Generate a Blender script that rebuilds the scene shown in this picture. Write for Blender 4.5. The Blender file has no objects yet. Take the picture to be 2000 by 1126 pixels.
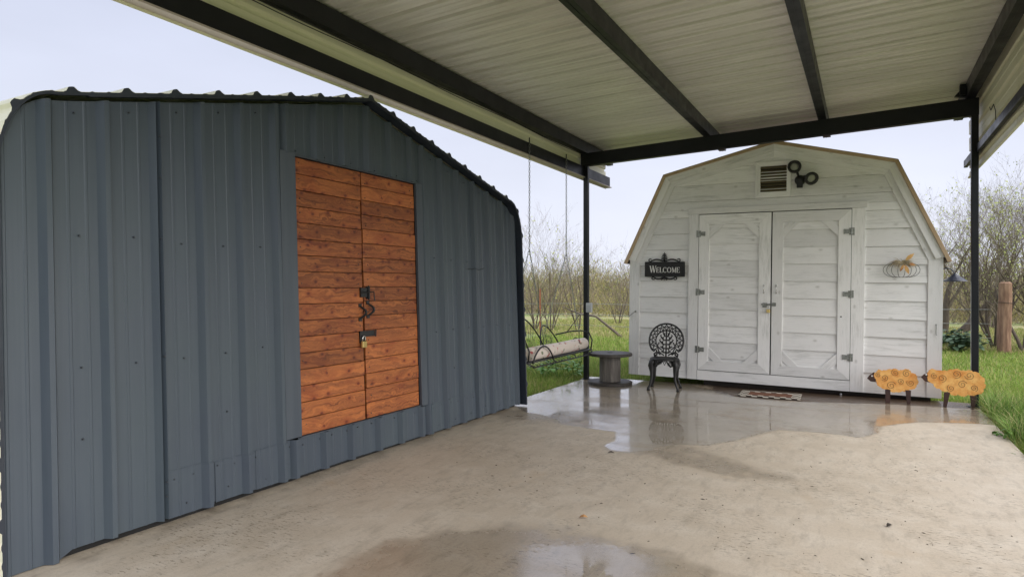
import bpy, bmesh, math, random
import numpy as np
from mathutils import Vector, Matrix, noise as mnoise
random.seed(7); rng = np.random.default_rng(7)
scene = bpy.context.scene
C = scene.collection
R = math.radians

# ------------------------------------------------------------------ camera, sky, sun, exposure
cam_d = bpy.data.cameras.new('camera'); cam = bpy.data.objects.new('camera', cam_d); C.objects.link(cam)
cam.location = (0, 0, 1.45); cam.rotation_euler = (R(90), 0, R(28.706))
cam_d.sensor_width = 36; cam_d.lens = 22.68; cam_d.clip_start = .05; cam_d.clip_end = 2000
scene.camera = cam

SUN_EL, SUN_AZ = 33.0, 97.0      # azimuth clockwise from +Y
w = bpy.data.worlds.new("World"); scene.world = w; w.use_nodes = True
nt = w.node_tree; nt.nodes.clear()
def wn(t, **k):
    n = nt.nodes.new(t)
    for a, b in k.items(): setattr(n, a, b)
    return n
out = wn('ShaderNodeOutputWorld'); bg = wn('ShaderNodeBackground'); nt.links.new(bg.outputs[0], out.inputs[0])
sky = wn('ShaderNodeTexSky', sky_type='NISHITA'); sky.sun_disc = False
sky.sun_elevation = R(SUN_EL); sky.sun_rotation = R(SUN_AZ); sky.dust_density = 4; sky.air_density = 1.5
tc = wn('ShaderNodeTexCoord'); sep = wn('ShaderNodeSeparateXYZ'); nt.links.new(tc.outputs['Generated'], sep.inputs[0])
rmp = wn('ShaderNodeValToRGB'); nt.links.new(sep.outputs[2], rmp.inputs[0])
cr = rmp.color_ramp
cr.elements[0].position = 0.0; cr.elements[0].color = (5.7, 5.9, 6.7, 1)
cr.elements[1].position = 1.0; cr.elements[1].color = (10.5, 10.8, 11.9, 1)
e = cr.elements.new(.22); e.color = (4.5, 4.7, 5.6, 1)
e = cr.elements.new(.42); e.color = (4.1, 4.35, 5.4, 1)
nz = wn('ShaderNodeTexNoise'); nz.inputs['Scale'].default_value = 1.6; nz.inputs['Detail'].default_value = 5
mp = wn('ShaderNodeMapping'); mp.inputs['Scale'].default_value = (1, 1, 3.0)
nt.links.new(tc.outputs['Generated'], mp.inputs[0]); nt.links.new(mp.outputs[0], nz.inputs[0])
mr = wn('ShaderNodeMapRange'); mr.inputs['To Min'].default_value = .80; mr.inputs['To Max'].default_value = 1.20
nt.links.new(nz.outputs[0], mr.inputs[0])
mul = wn('ShaderNodeMixRGB', blend_type='MULTIPLY'); mul.inputs[0].default_value = 1
nt.links.new(rmp.outputs[0], mul.inputs[1]); nt.links.new(mr.outputs[0], mul.inputs[2])
mx = wn('ShaderNodeMixRGB'); mx.inputs[0].default_value = .93
nt.links.new(sky.outputs[0], mx.inputs[1]); nt.links.new(mul.outputs[0], mx.inputs[2])
nt.links.new(mx.outputs[0], bg.inputs[0]); bg.inputs[1].default_value = .06

sd = bpy.data.lights.new('sun', 'SUN'); so = bpy.data.objects.new('sun', sd); C.objects.link(so)
sd.energy = 1.5; sd.angle = R(80); sd.color = (1, .96, .90)
_a = R(SUN_AZ); _e = R(SUN_EL)
sdir = Vector((math.sin(_a)*math.cos(_e), math.cos(_a)*math.cos(_e), math.sin(_e)))
so.rotation_euler = sdir.to_track_quat('Z', 'Y').to_euler(); so.location = (20, -20, 30)

scene.view_settings.view_transform = 'Standard'; scene.view_settings.look = 'None'
scene.view_settings.exposure = 1.5; scene.view_settings.gamma = 1; scene.view_settings.use_curve_mapping = False
scene.render.engine = 'CYCLES'
scene.cycles.max_bounces = 8; scene.cycles.transparent_max_bounces = 12

# ------------------------------------------------------------------ materials
def srgb(r, g, b):
    f = lambda v: (v/255)/12.92 if v/255 <= .04045 else ((v/255+.055)/1.055)**2.4
    return (f(r), f(g), f(b), 1)
class N:
    def __init__(s, name):
        s.m = bpy.data.materials.new(name); s.m.use_nodes = True; s.t = s.m.node_tree
        s.b = s.t.nodes['Principled BSDF']; s.o = s.t.nodes['Material Output']
    def n(s, t, ins=None, **k):
        x = s.t.nodes.new('ShaderNode'+t)
        for a, b in k.items(): setattr(x, a, b)
        for a, b in (ins or {}).items():
            if isinstance(b, bpy.types.NodeSocket): s.t.links.new(b, x.inputs[a])
            else: x.inputs[a].default_value = b
        return x
    def l(s, a, b): s.t.links.new(a, b)
    def coords(s, scale=(1, 1, 1), rnd=0.0, geo=False):
        tc = s.n('TexCoord'); v = s.n('NewGeometry').outputs['Position'] if geo else tc.outputs['Object']
        if rnd:
            oi = s.n('ObjectInfo'); ml = s.n('Math', {0: oi.outputs['Random'], 1: rnd}, operation='MULTIPLY')
            cb = s.n('CombineXYZ', {0: ml.outputs[0], 1: ml.outputs[0], 2: ml.outputs[0]})
            v = s.n('VectorMath', {0: v, 1: cb.outputs[0]}, operation='ADD').outputs[0]
        return s.n('Mapping', {'Vector': v, 'Scale': scale}).outputs[0]
    def noise(s, v, sc, det=4, rough=.6):
        return s.n('TexNoise', {'Vector': v, 'Scale': sc, 'Detail': det, 'Roughness': rough}).outputs['Fac']
    def ramp(s, f, a, b, lo=0., hi=1.):
        return s.n('MapRange', {'Value': f, 'From Min': a, 'From Max': b, 'To Min': lo, 'To Max': hi}).outputs[0]
    def mix(s, f, a, b, bt='MIX'):
        return s.n('MixRGB', {0: f, 1: a, 2: b}, blend_type=bt).outputs[0]
    def bump(s, h, st, dist=.01):
        return s.n('Bump', {'Height': h, 'Strength': st, 'Distance': dist}).outputs[0]
    def set(s, **k):
        nm = dict(color='Base Color', rough='Roughness', metal='Metallic', normal='Normal', spec='Specular IOR Level', trans='Transmission Weight', coat='Coat Weight')
        for a, b in k.items():
            i = s.b.inputs[nm[a]]
            if isinstance(b, bpy.types.NodeSocket): s.l(b, i)
            else: i.default_value = b
def simple(name, c1, c2=None, sc=3, stretch=(1, 1, 1), rough=.6, metal=0., bump=.15, bsc=60, rnd=3.0, var=.12, geo=False, lo=.35, hi=.65, spec=.5):
    s = N(name); c2 = c2 or c1
    v = s.coords(stretch, rnd, geo)
    col = s.mix(s.ramp(s.noise(v, sc), lo, hi), c1, c2)
    if var:
        oi = s.n('ObjectInfo'); k = s.ramp(oi.outputs['Random'], 0, 1, 1-var, 1+var)
        col = s.mix(1., col, s.n('CombineXYZ', {0: k, 1: k, 2: k}).outputs[0], 'MULTIPLY')
    rg = s.ramp(s.noise(v, sc*2.3), .3, .7, max(0, rough-.08), min(1, rough+.08))
    s.set(color=col, rough=rg, metal=metal, spec=spec)
    if bump: s.set(normal=s.bump(s.noise(v, bsc, 3), bump, .004))
    return s.m

def mat_wood_red():
    s = N('stained_red_cedar')
    v = s.coords((1, 1, 1), 5.0)
    warp = s.noise(s.n('Mapping', {'Vector': v, 'Scale': (1, 3, 6)}).outputs[0], 1.6, 3)
    g = s.n('Mapping', {'Vector': v, 'Scale': (20, 1.8, 62)}).outputs[0]
    gv = s.n('VectorMath', {0: g, 1: s.n('CombineXYZ', {2: s.ramp(warp, .2, .8, -3.0, 3.0)}).outputs[0]}, operation='ADD').outputs[0]
    gr = s.noise(gv, 1.0, 5, .65)
    col = s.mix(s.ramp(gr, .36, .66), srgb(190, 112, 56), srgb(104, 50, 22))
    hv = s.n('ObjectInfo').outputs['Random']
    col = s.mix(s.ramp(s.n('Math', {0: hv, 1: 7.31}, operation='MULTIPLY').outputs[0], 0, 7.31, 0, .35), col, srgb(150, 92, 52))
    blot = s.noise(s.n('Mapping', {'Vector': v, 'Scale': (2, 2.5, 7)}).outputs[0], 1.3, 3)
    col = s.mix(s.ramp(blot, .5, .8, 0, .6), col, srgb(120, 40, 14))
    # knots
    sx_ = s.n('SeparateXYZ', {0: s.n('Mapping', {'Vector': v, 'Scale': (1, 6.0, 8.5)}).outputs[0]})
    kn = s.n('TexVoronoi', {'Vector': s.n('CombineXYZ', {0: sx_.outputs[1], 1: sx_.outputs[2]}).outputs[0], 'Scale': 1.0}, feature='F1', voronoi_dimensions='2D')
    kd = s.ramp(kn.outputs['Distance'], .06, .13, 1, 0)
    pick = s.n('Math', {0: s.n('SeparateColor', {0: kn.outputs['Color']}).outputs[0], 1: .36}, operation='GREATER_THAN').outputs[0]
    k = s.n('Math', {0: kd, 1: pick}, operation='MULTIPLY').outputs[0]
    col = s.mix(s.n('Math', {0: k, 1: .85}, operation='MULTIPLY').outputs[0], col, srgb(62, 22, 10))
    halo = s.n('Math', {0: s.ramp(kn.outputs['Distance'], .12, .28, .35, 0), 1: pick}, operation='MULTIPLY').outputs[0]
    col = s.mix(halo, col, srgb(128, 46, 18))
    oi = s.n('ObjectInfo'); kk = s.ramp(oi.outputs['Random'], 0, 1, .66, 1.16)
    col = s.mix(1., col, s.n('CombineXYZ', {0: kk, 1: kk, 2: kk}).outputs[0], 'MULTIPLY')
    s.set(color=col, rough=s.ramp(gr, .3, .7, .42, .6), normal=s.bump(gr, .35, .003))
    return s.m
def mat_whitewash(name, tint=(1, 1, 1)):
    s = N(name)
    v = s.coords((1, 1, 1), 4.0)
    a = s.noise(s.n('Mapping', {'Vector': v, 'Scale': (2.2, 3, 26)}).outputs[0], 1.5, 6, .7)
    b = s.noise(s.n('Mapping', {'Vector': v, 'Scale': (1.2, 1, 3)}).outputs[0], 1.6, 4, .6)
    fine = s.noise(s.n('Mapping', {'Vector': v, 'Scale': (6, 20, 130)}).outputs[0], 1.5, 3, .6)
    white = (.82*tint[0], .82*tint[1], .82*tint[2], 1); grey = (.43*tint[0], .44*tint[1], .42*tint[2], 1)
    f = s.n('Math', {0: s.ramp(a, .44, .80), 1: s.ramp(b, .42, .62, .06, 1)}, operation='MULTIPLY').outputs[0]
    col = s.mix(f, white, grey)
    col = s.mix(s.ramp(fine, .60, .75, 0, .35), col, (.33, .33, .31, 1))
    # sparse knots / nail stains
    sx_ = s.n('SeparateXYZ', {0: s.n('Mapping', {'Vector': v, 'Scale': (3.2, 1, 5)}).outputs[0]})
    kn = s.n('TexVoronoi', {'Vector': s.n('CombineXYZ', {0: sx_.outputs[0], 1: sx_.outputs[2]}).outputs[0], 'Scale': 1.}, feature='F1', voronoi_dimensions='2D')
    pick = s.n('Math', {0: s.n('SeparateColor', {0: kn.outputs['Color']}).outputs[0], 1: .75}, operation='GREATER_THAN').outputs[0]
    kd = s.n('Math', {0: s.ramp(kn.outputs['Distance'], .03, .12, .4, 0), 1: pick}, operation='MULTIPLY').outputs[0]
    col = s.mix(kd, col, (.3, .29, .26, 1))
    oi = s.n('ObjectInfo'); kk = s.ramp(oi.outputs['Random'], 0, 1, .88, 1.05)
    col = s.mix(1., col, s.n('CombineXYZ', {0: kk, 1: kk, 2: kk}).outputs[0], 'MULTIPLY')
    s.set(color=col, rough=.55, normal=s.bump(a, .35, .003))
    return s.m
def mat_whitewash_v():
    m = mat_whitewash('whitewashed_upright_board')
    for n in m.node_tree.nodes:
        if n.type == 'MAPPING':
            x = list(n.inputs['Scale'].default_value)
            if x[2] > x[0]: n.inputs['Scale'].default_value = (x[2], x[1], x[0])
    return m
def mat_blue_metal():
    s = N('slate_blue_painted_sheet')
    v = s.coords((1, 1, 1), 2.0)
    st = s.noise(s.n('Mapping', {'Vector': v, 'Scale': (1, 26, .5)}).outputs[0], 1.2, 5, .7)
    bl = s.noise(v, 1.1, 4)
    col = s.mix(s.ramp(st, .35, .7), srgb(73, 82, 93), srgb(64, 73, 85))
    col = s.mix(s.ramp(bl, .35, .7, 0, .5), col, srgb(73, 86, 90))
    fine = s.noise(s.n('Mapping', {'Vector': v, 'Scale': (1, 90, 1.1)}).outputs[0], 1.5, 3, .6)
    col = s.mix(s.ramp(fine, .62, .72, 0, .35), col, srgb(60, 68, 78))
    s.set(color=col, rough=s.ramp(bl, .3, .7, .36, .5), normal=s.bump(s.noise(v, 5, 3), .12, .01))
    return s.m
def mat_slab():
    s = N('damp_concrete')
    v = s.coords((1, 1, 1), 0, True)
    big = s.noise(v, .7, 5, .6); mid = s.noise(v, 4.5, 6, .65); fine = s.noise(v, 60, 4, .7)
    strk = s.noise(s.n('Mapping', {'Vector': v, 'Scale': (3, .9, 1), 'Rotation': (0, 0, .5)}).outputs[0], 4, 5, .7)
    col = s.mix(s.ramp(big, .3, .7), (.575, .50, .405, 1), (.475, .405, .315, 1))
    col = s.mix(s.ramp(mid, .45, .70, 0, .6), col, (.65, .59, .50, 1))
    col = s.mix(s.ramp(strk, .50, .70, 0, .55), col, (.33, .285, .225, 1))
    col = s.mix(s.ramp(fine, .50, .74, 0, .36), col, (.27, .235, .19, 1))
    # scuffs: thin dark scratches in patches
    sc = s.noise(s.n('Mapping', {'Vector': v, 'Scale': (16, 46, 1), 'Rotation': (0, 0, -.35)}).outputs[0], 1.2, 4, .75)
    pa = s.noise(v, 1.3, 3)
    scf = s.n('Math', {0: s.ramp(sc, .55, .63), 1: s.ramp(pa, .46, .56, 0, .8)}, operation='MULTIPLY').outputs[0]
    col = s.mix(scf, col, (.17, .14, .10, 1))
    gr2 = s.noise(v, 150, 2, .6)
    col = s.mix(s.ramp(gr2, .57, .72, 0, .3), col, (.20, .17, .13, 1))
    pt = s.noise(v, 9, 3, .5)
    col = s.mix(s.ramp(pt, .62, .68, 0, .25), col, (.30, .25, .19, 1))
    rust = s.noise(v, 1.9, 4, .6)
    col = s.mix(s.ramp(rust, .62, .78, 0, .4), col, (.42, .29, .15, 1))
    at = s.n('Attribute', attribute_name='damp').outputs['Fac']
    dm = s.n('Math', {0: at, 1: s.ramp(mid, .3, .7, -.22, .22)}, operation='ADD').outputs[0]
    dm = s.n('MapRange', {'Value': dm, 'From Min': .25, 'From Max': .62}, interpolation_type='SMOOTHSTEP').outputs[0]
    wet = s.mix(1., col, (.64, .61, .57, 1), 'MULTIPLY')
    col = s.mix(dm, col, wet)
    mud = s.n('Attribute', attribute_name='mud').outputs['Fac']
    md = s.n('Math', {0: mud, 1: s.ramp(mid, .3, .7, -.2, .2)}, operation='ADD').outputs[0]
    col = s.mix(s.ramp(md, .3, .7, 0, .9), col, (.085, .055, .038, 1))
    rg = s.mix(dm, s.n('CombineXYZ', {0: .62, 1: .62, 2: .62}).outputs[0], s.n('CombineXYZ', {0: .26, 1: .26, 2: .26}).outputs[0])
    hh = s.n('Math', {0: fine, 1: mid}, operation='ADD').outputs[0]
    s.set(color=col, rough=s.n('SeparateXYZ', {0: rg}).outputs[0], normal=s.bump(hh, .25, .004))
    return s.m
def mat_water():
    s = N('standing_rain_water')
    at = s.n('Attribute', attribute_name='film').outputs['Fac']
    v = s.coords((1, 1, 1), 0, True)
    nz_ = s.noise(v, 30, 4, .7); n2 = s.noise(v, 4, 4, .6)
    a = s.n('Math', {0: at, 1: s.ramp(nz_, .25, .75, -.16, .16)}, operation='ADD').outputs[0]
    a = s.n('Math', {0: a, 1: s.ramp(n2, .3, .7, -.14, .14)}, operation='ADD').outputs[0]
    al = s.n('MapRange', {'Value': a, 'From Min': .40, 'From Max': .60}, interpolation_type='SMOOTHSTEP').outputs[0]
    pch = s.noise(s.n('Mapping', {'Vector': v, 'Scale': (.8, 1.7, 1), 'Location': (3.1, 0, 0)}).outputs[0], 1.3, 5, .65)
    al = s.n('Math', {0: al, 1: s.ramp(pch, .38, .52, .35, 1)}, operation='MULTIPLY').outputs[0]
    edge = s.ramp(at, .5, 1.0, 1, 0)
    bst = s.n('Math', {0: edge, 1: .30}, operation='MULTIPLY').outputs[0]
    bm = s.n('Bump', {'Height': s.noise(v, 85, 3, .7), 'Strength': bst, 'Distance': .002}).outputs[0]
    fr = s.n('Fresnel', {'IOR': 1.66, 'Normal': bm}).outputs[0]
    fac = s.n('Math', {0: fr, 1: al}, operation='MULTIPLY').outputs[0]
    fac = s.n('Math', {0: fac, 1: s.ramp(s.n('NewGeometry').outputs['Backfacing'], 0, 1, 1, 0)}, operation='MULTIPLY').outputs[0]
    tr = s.n('BsdfTransparent'); yy = s.n('SeparateXYZ', {0: s.n('NewGeometry').outputs['Position']}).outputs[1]
    gl = s.n('BsdfGlossy', {'Color': (1, 1, 1, 1), 'Roughness': s.n('Math', {1: s.ramp(yy, 4, 5.4, .04, 1), 0: s.ramp(s.noise(s.n('Mapping', {'Vector': v, 'Scale': (1, 2.2, 1)}).outputs[0], 1.1, 5, .6), .40, .60, .03, .17)}, operation='MULTIPLY').outputs[0], 'Normal': bm})
    mxx = s.n('MixShader', {0: fac}); s.l(tr.outputs[0], mxx.inputs[1]); s.l(gl.outputs[0], mxx.inputs[2])
    s.l(mxx.outputs[0], s.o.inputs[0]); return s.m
def mat_ground():
    s = N('field_soil_and_short_grass')
    v = s.coords((1, 1, 1), 0, True)
    a = s.noise(v, .25, 5, .6); b = s.noise(v, 2.4, 5, .7); c = s.noise(v, 24, 3, .7)
    col = s.mix(s.ramp(a, .35, .65), (.13, .18, .04, 1), (.23, .23, .09, 1))
    col = s.mix(s.ramp(b, .4, .7, 0, .6), col, (.17, .25, .06, 1))
    col = s.mix(s.ramp(c, .45, .7, 0, .5), col, (.07, .075, .03, 1))
    sp = s.n('SeparateXYZ', {0: s.n('NewGeometry').outputs['Position']})
    far = s.n('Math', {0: s.ramp(sp.outputs[1], 19, 34), 1: s.ramp(b, .2, .7, .6, 1)}, operation='MULTIPLY').outputs[0]
    col = s.mix(far, col, s.mix(s.ramp(a, .4, .6), (.38, .33, .19, 1), (.25, .32, .11, 1)))
    s.set(color=col, rough=.9, normal=s.bump(c, .6, .03)); return s.m
def mat_grass(name='grass_blade'):
    s = N(name)
    at = s.n('Attribute', attribute_name='tint').outputs['Color']
    s.set(color=at, rough=.5, spec=.3)
    tl = s.n('BsdfTranslucent', {'Color': at}); mxx = s.n('MixShader', {0: .35}); s.l(s.b.outputs[0], mxx.inputs[1]); s.l(tl.outputs[0], mxx.inputs[2])
    s.l(mxx.outputs[0], s.o.inputs[0]); return s.m
def mat_mat():
    s = N('buffalo_check_weave')
    tc = s.n('TexCoord').outputs['Object']
    ck = s.n('TexChecker', {'Vector': s.n('Mapping', {'Vector': tc, 'Scale': (1, 1, 0)}).outputs[0], 'Scale': 14.3, 'Color1': (.62, .58, .5, 1), 'Color2': (.035, .022, .018, 1)})
    sp = s.n('SeparateXYZ', {0: tc})
    ax = s.n('Math', {0: sp.outputs[0]}, operation='ABSOLUTE').outputs[0]; ay = s.n('Math', {0: sp.outputs[1]}, operation='ABSOLUTE').outputs[0]
    ix = s.n('Math', {0: ax, 1: .27}, operation='LESS_THAN').outputs[0]; iy = s.n('Math', {0: ay, 1: .14}, operation='LESS_THAN').outputs[0]
    inn = s.n('Math', {0: ix, 1: iy}, operation='MULTIPLY').outputs[0]
    br = s.mix(s.ramp(s.noise(tc, 40, 4), .35, .7), (.20, .075, .035, 1), (.10, .04, .022, 1))
    col = s.mix(inn, ck.outputs[0], br)
    s.set(color=col, rough=.85, normal=s.bump(s.noise(tc, 260, 2), .5, .003)); return s.m
def mat_sheep():
    s = N('rust_orange_enamel')
    v = s.coords((1, 1, 1), 3)
    a = s.noise(v, 9, 6, .7); b = s.noise(v, 28, 4, .7)
    col = s.mix(s.ramp(a, .35, .65), srgb(240, 190, 112), srgb(216, 140, 62))
    col = s.mix(s.ramp(b, .55, .75, 0, .6), col, srgb(175, 92, 36))
    s.set(color=col, rough=.5, normal=s.bump(b, .3, .003)); return s.m
def mat_floral():
    s = N('faded_floral_cotton')
    v = s.coords((1, 1, 1), 0)
    a = s.noise(v, 11, 3, .5); b = s.noise(v, 17, 3, .5)
    col = s.mix(s.ramp(a, .60, .66), (.62, .55, .50, 1), (.42, .10, .10, 1))
    col = s.mix(s.ramp(b, .62, .67), col, (.17, .20, .13, 1))
    s.set(color=col, rough=.9); return s.m

M = {}
M['red'] = mat_wood_red(); M['wh'] = mat_whitewash('whitewashed_board'); M['whv'] = mat_whitewash_v()
M['blue'] = mat_blue_metal(); M['slab'] = mat_slab(); M['water'] = mat_water(); M['ground'] = mat_ground()
M['grass'] = mat_grass(); M['mat'] = mat_mat(); M['sheep'] = mat_sheep(); M['floral'] = mat_floral()
M['bluetrim'] = simple('slate_blue_trim', srgb(72, 80, 89), srgb(64, 72, 82), sc=2, stretch=(1, 8, .6), rough=.45, bump=.05)
M['steel'] = simple('black_painted_steel', (.006, .007, .010, 1), (.011, .012, .016, 1), sc=2.5, rough=.42, spec=.3, bump=.06, bsc=30, var=.05)
M['iron'] = simple('black_cast_iron', (.006, .006, .007, 1), (.014, .014, .015, 1), sc=20, rough=.45, bump=.3, bsc=160, var=.05)
M['galv'] = simple('galvalume_sheet', (.68, .66, .62, 1), (.83, .81, .77, 1), sc=2, stretch=(.5, 6, 1), rough=.38, metal=.25, bump=.04, var=.07)
M['cream'] = simple('cream_sheet_metal', (.76, .75, .56, 1), (.80, .79, .63, 1), sc=1.3, stretch=(1, .3, 4), rough=.5, bump=.05, var=.05)
M['beige'] = simple('beige_sheet_metal', (.58, .50, .38, 1), (.66, .58, .46, 1), sc=1.3, rough=.5, bump=.05)
M['dark'] = simple('dark_void_lining', (.012, .012, .012, 1), rough=.9, bump=0, var=0)
M['screw'] = simple('dark_screw_head', (.045, .052, .062, 1), rough=.5, bump=0, var=0)
M['tan'] = simple('tan_drip_edge', (.40, .29, .17, 1), (.46, .34, .22, 1), sc=3, rough=.5, bump=.05)
M['shing'] = simple('brown_roofing', (.10, .07, .05, 1), (.15, .11, .08, 1), sc=10, rough=.9)
M['skid'] = simple('dark_wet_timber', (.035, .028, .022, 1), (.06, .048, .036, 1), sc=4, stretch=(1, 6, 6), rough=.7)
M['greywood'] = simple('weathered_grey_wood', (.17, .155, .14, 1), (.09, .08, .072, 1), sc=3, stretch=(8, 8, 1), rough=.75, bump=.4, bsc=40, var=.2)
M['darkwood'] = simple('dark_stained_wood', (.032, .028, .026, 1), (.058, .052, .047, 1), sc=3, stretch=(2, 12, 2), rough=.55, spec=.3)
M['brownpaint'] = simple('dark_brown_enamel', (.035, .014, .010, 1), (.055, .022, .015, 1), sc=8, rough=.5, var=.05)
M['spiral'] = simple('spiral_brown_wire', (.16, .06, .02, 1), (.09, .035, .015, 1), sc=12, rough=.55)
M['white'] = simple('white_lettering', (.72, .72, .70, 1), rough=.6, bump=0, var=0)
M['brass'] = simple('brass', (.62, .47, .19, 1), (.5, .38, .15, 1), sc=20, rough=.35, metal=.8, bump=0)
M['zinc'] = simple('weathered_zinc', (.36, .37, .35, 1), (.19, .20, .185, 1), sc=30, rough=.45, metal=.7, bump=.1)
M['chrome'] = simple('polished_steel', (.62, .62, .62, 1), rough=.25, metal=.95, bump=0)
M['greybox'] = simple('grey_plastic', (.42, .44, .46, 1), rough=.5, bump=0)
M['bark'] = simple('bare_bark', (.135, .105, .080, 1), (.075, .060, .048, 1), sc=6, stretch=(3, 3, .6), rough=.9, bump=.4, bsc=30)
M['twig'] = simple('pale_twig', (.20, .165, .120, 1), (.13, .105, .08, 1), sc=3, rough=.9, bump=0)
M['twigg'] = simple('yellow_green_leaf', (.36, .38, .10, 1), (.24, .30, .07, 1), sc=1.5, rough=.7, bump=0, geo=True, rnd=0)
M['cedarpost'] = simple('rough_cedar_post', (.36, .225, .145, 1), (.20, .11, .07, 1), sc=3, stretch=(6, 6, 1), rough=.85, bump=.5, bsc=30, rnd=0)
M['rust'] = simple('rusty_steel', (.33, .10, .045, 1), (.22, .07, .035, 1), sc=8, rough=.85)
M['straw'] = simple('dried_straw', (.50, .43, .30, 1), (.36, .29, .19, 1), sc=20, rough=.9, bump=0)
M['leafy'] = simple('autumn_fabric_leaf', (.62, .40, .15, 1), (.48, .22, .09, 1), sc=14, rough=.8, bump=0)
M['weed'] = simple('fresh_broad_leaf', (.07, .19, .018, 1), (.11, .26, .035, 1), sc=6, rough=.5, bump=.1)
M['sage'] = simple('grey_green_leaf', (.10, .16, .095, 1), (.065, .12, .06, 1), sc=6, rough=.6, bump=.1)
M['lens'] = simple('frosted_lamp_glass', (.30, .31, .27, 1), rough=.25, bump=0, var=0)
M['louvre'] = simple('brown_louvre', (.15, .12, .07, 1), (.09, .075, .045, 1), sc=5, rough=.6, bump=0)
M['lampblue'] = simple('dark_blue_enamel', (.022, .026, .042, 1), (.04, .045, .065, 1), sc=6, rough=.32, bump=0)

# ------------------------------------------------------------------ mesh builder
class MB:
    def __init__(s): s.v = []; s.f = []
    def add(s, vs, fs):
        k = len(s.v); s.v += [tuple(p) for p in vs]; s.f += [tuple(i+k for i in q) for q in fs]; return s
    def box(s, x0, x1, y0, y1, z0, z1):
        v = [(x, y, z) for z in (z0, z1) for y in (y0, y1) for x in (x0, x1)]
        return s.add(v, [(0, 2, 3, 1), (4, 5, 7, 6), (0, 1, 5, 4), (2, 6, 7, 3), (0, 4, 6, 2), (1, 3, 7, 5)])
    def tube(s, pts, r, n=6, closed=False, cap=True):
        P = [Vector(p) for p in pts]; m = len(P)
        rr = r if hasattr(r, '__len__') else [r]*m
        vs = []; up = Vector((0, 0, 1)); prev = None
        for i, p in enumerate(P):
            if closed: t = P[(i+1) % m]-P[i-1]
            else: t = P[min(i+1, m-1)]-P[max(i-1, 0)]
            if t.length < 1e-9: t = Vector((0, 0, 1))
            t.normalize()
            if prev is None:
                a = t.cross(up if abs(t.z) < .9 else Vector((1, 0, 0))).normalized()
            else:
                a = prev-t*prev.dot(t)
                a = a.normalized() if a.length > 1e-6 else t.orthogonal().normalized()
            prev = a; b = t.cross(a)
            for k in range(n):
                an = 2*math.pi*k/n; vs.append(p+(a*math.cos(an)+b*math.sin(an))*rr[i])
        fs = []
        for i in range(m if closed else m-1):
            j = (i+1) % m
            for k in range(n):
                l = (k+1) % n; fs.append((i*n+k, i*n+l, j*n+l, j*n+k))
        if cap and not closed:
            fs.append(tuple(range(n))[::-1]); fs.append(tuple((m-1)*n+k for k in range(n)))
        return s.add(vs, fs)
    def lathe(s, prof, n=24, c=(0, 0, 0), axis='z'):
        vs = []
        for r, h in prof:
            for k in range(n):
                a = 2*math.pi*k/n; x, y = r*math.cos(a), r*math.sin(a)
                p = (x, y, h) if axis == 'z' else ((x, -h, y) if axis == 'y' else (h, x, y))
                vs.append((p[0]+c[0], p[1]+c[1], p[2]+c[2]))
        fs = [(i*n+k, i*n+(k+1) % n, (i+1)*n+(k+1) % n, (i+1)*n+k) for i in range(len(prof)-1) for k in range(n)]
        fs.append(tuple(range(n))[::-1]); fs.append(tuple((len(prof)-1)*n+k for k in range(n)))
        return s.add(vs, fs)
    def prism(s, poly, yf, yb):      # poly in (x,z); yf may be a function of z
        n = len(poly); g = yf if callable(yf) else (lambda z: yf)
        vs = [(x, g(z), z) for x, z in poly]+[(x, yb, z) for x, z in poly]
        fs = [tuple(range(n)), tuple(range(2*n-1, n-1, -1))]+[(i, i+n, (i+1) % n+n, (i+1) % n) for i in range(n)]
        return s.add(vs, fs)
    def tf(s, mtx, start=0):
        for i in range(start, len(s.v)): s.v[i] = tuple(mtx @ Vector(s.v[i]))
        return s
    def mesh(s, name, m, smooth=False):
        me = bpy.data.meshes.new(name); me.from_pydata(s.v, [], s.f); me.materials.append(m); me.validate(verbose=False)
        bm = bmesh.new(); bm.from_mesh(me); bmesh.ops.recalc_face_normals(bm, faces=bm.faces); bm.to_mesh(me); bm.free()
        if smooth: me.polygons.foreach_set('use_smooth', [True]*len(me.polygons))
        me.update(); return me
    def obj(s, name, m, parent=None, smooth=False, loc=None, bevel=0, center=False):
        off = None
        if center and s.v:
            a = np.array(s.v); off = (a.min(0)+a.max(0))/2; s.v = [tuple(q) for q in a-off]
        o = bpy.data.objects.new(name, s.mesh(name, m, smooth)); C.objects.link(o); o.parent = parent
        if off is not None: o.location = off
        if loc: o.location = loc
        if bevel:
            b = o.modifiers.new('bevel', 'BEVEL'); b.width = bevel; b.segments = 2; b.limit_method = 'ANGLE'; b.angle_limit = R(40)
        return o
def empty(name, loc=(0, 0, 0), rot=(0, 0, 0), label=None, cat=None, group=None):
    o = bpy.data.objects.new(name, None); C.objects.link(o); o.location = loc; o.rotation_euler = rot
    if label: o['label'] = label
    if cat: o['category'] = cat
    if group: o['group'] = group
    return o
def tag(o, label=None, cat=None, group=None, kind=None):
    if label: o['label'] = label
    if cat: o['category'] = cat
    if group: o['group'] = group
    if kind: o['kind'] = kind
    return o
def fast_mesh(name, verts, faces, m, colors=None, n=3):
    me = bpy.data.meshes.new(name); nv = len(verts); nf = len(faces)
    me.vertices.add(nv); me.vertices.foreach_set('co', np.asarray(verts, dtype=np.float32).ravel())
    me.loops.add(nf*n); me.loops.foreach_set('vertex_index', np.asarray(faces, dtype=np.int32).ravel())
    me.polygons.add(nf); me.polygons.foreach_set('loop_start', np.arange(0, nf*n, n, dtype=np.int32))
    me.update(calc_edges=True)
    if colors is not None:
        at = me.attributes.new('tint', 'FLOAT_COLOR', 'POINT'); at.data.foreach_set('color', np.asarray(colors, dtype=np.float32).ravel())
    me.materials.append(m); o = bpy.data.objects.new(name, me); C.objects.link(o); return o

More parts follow.
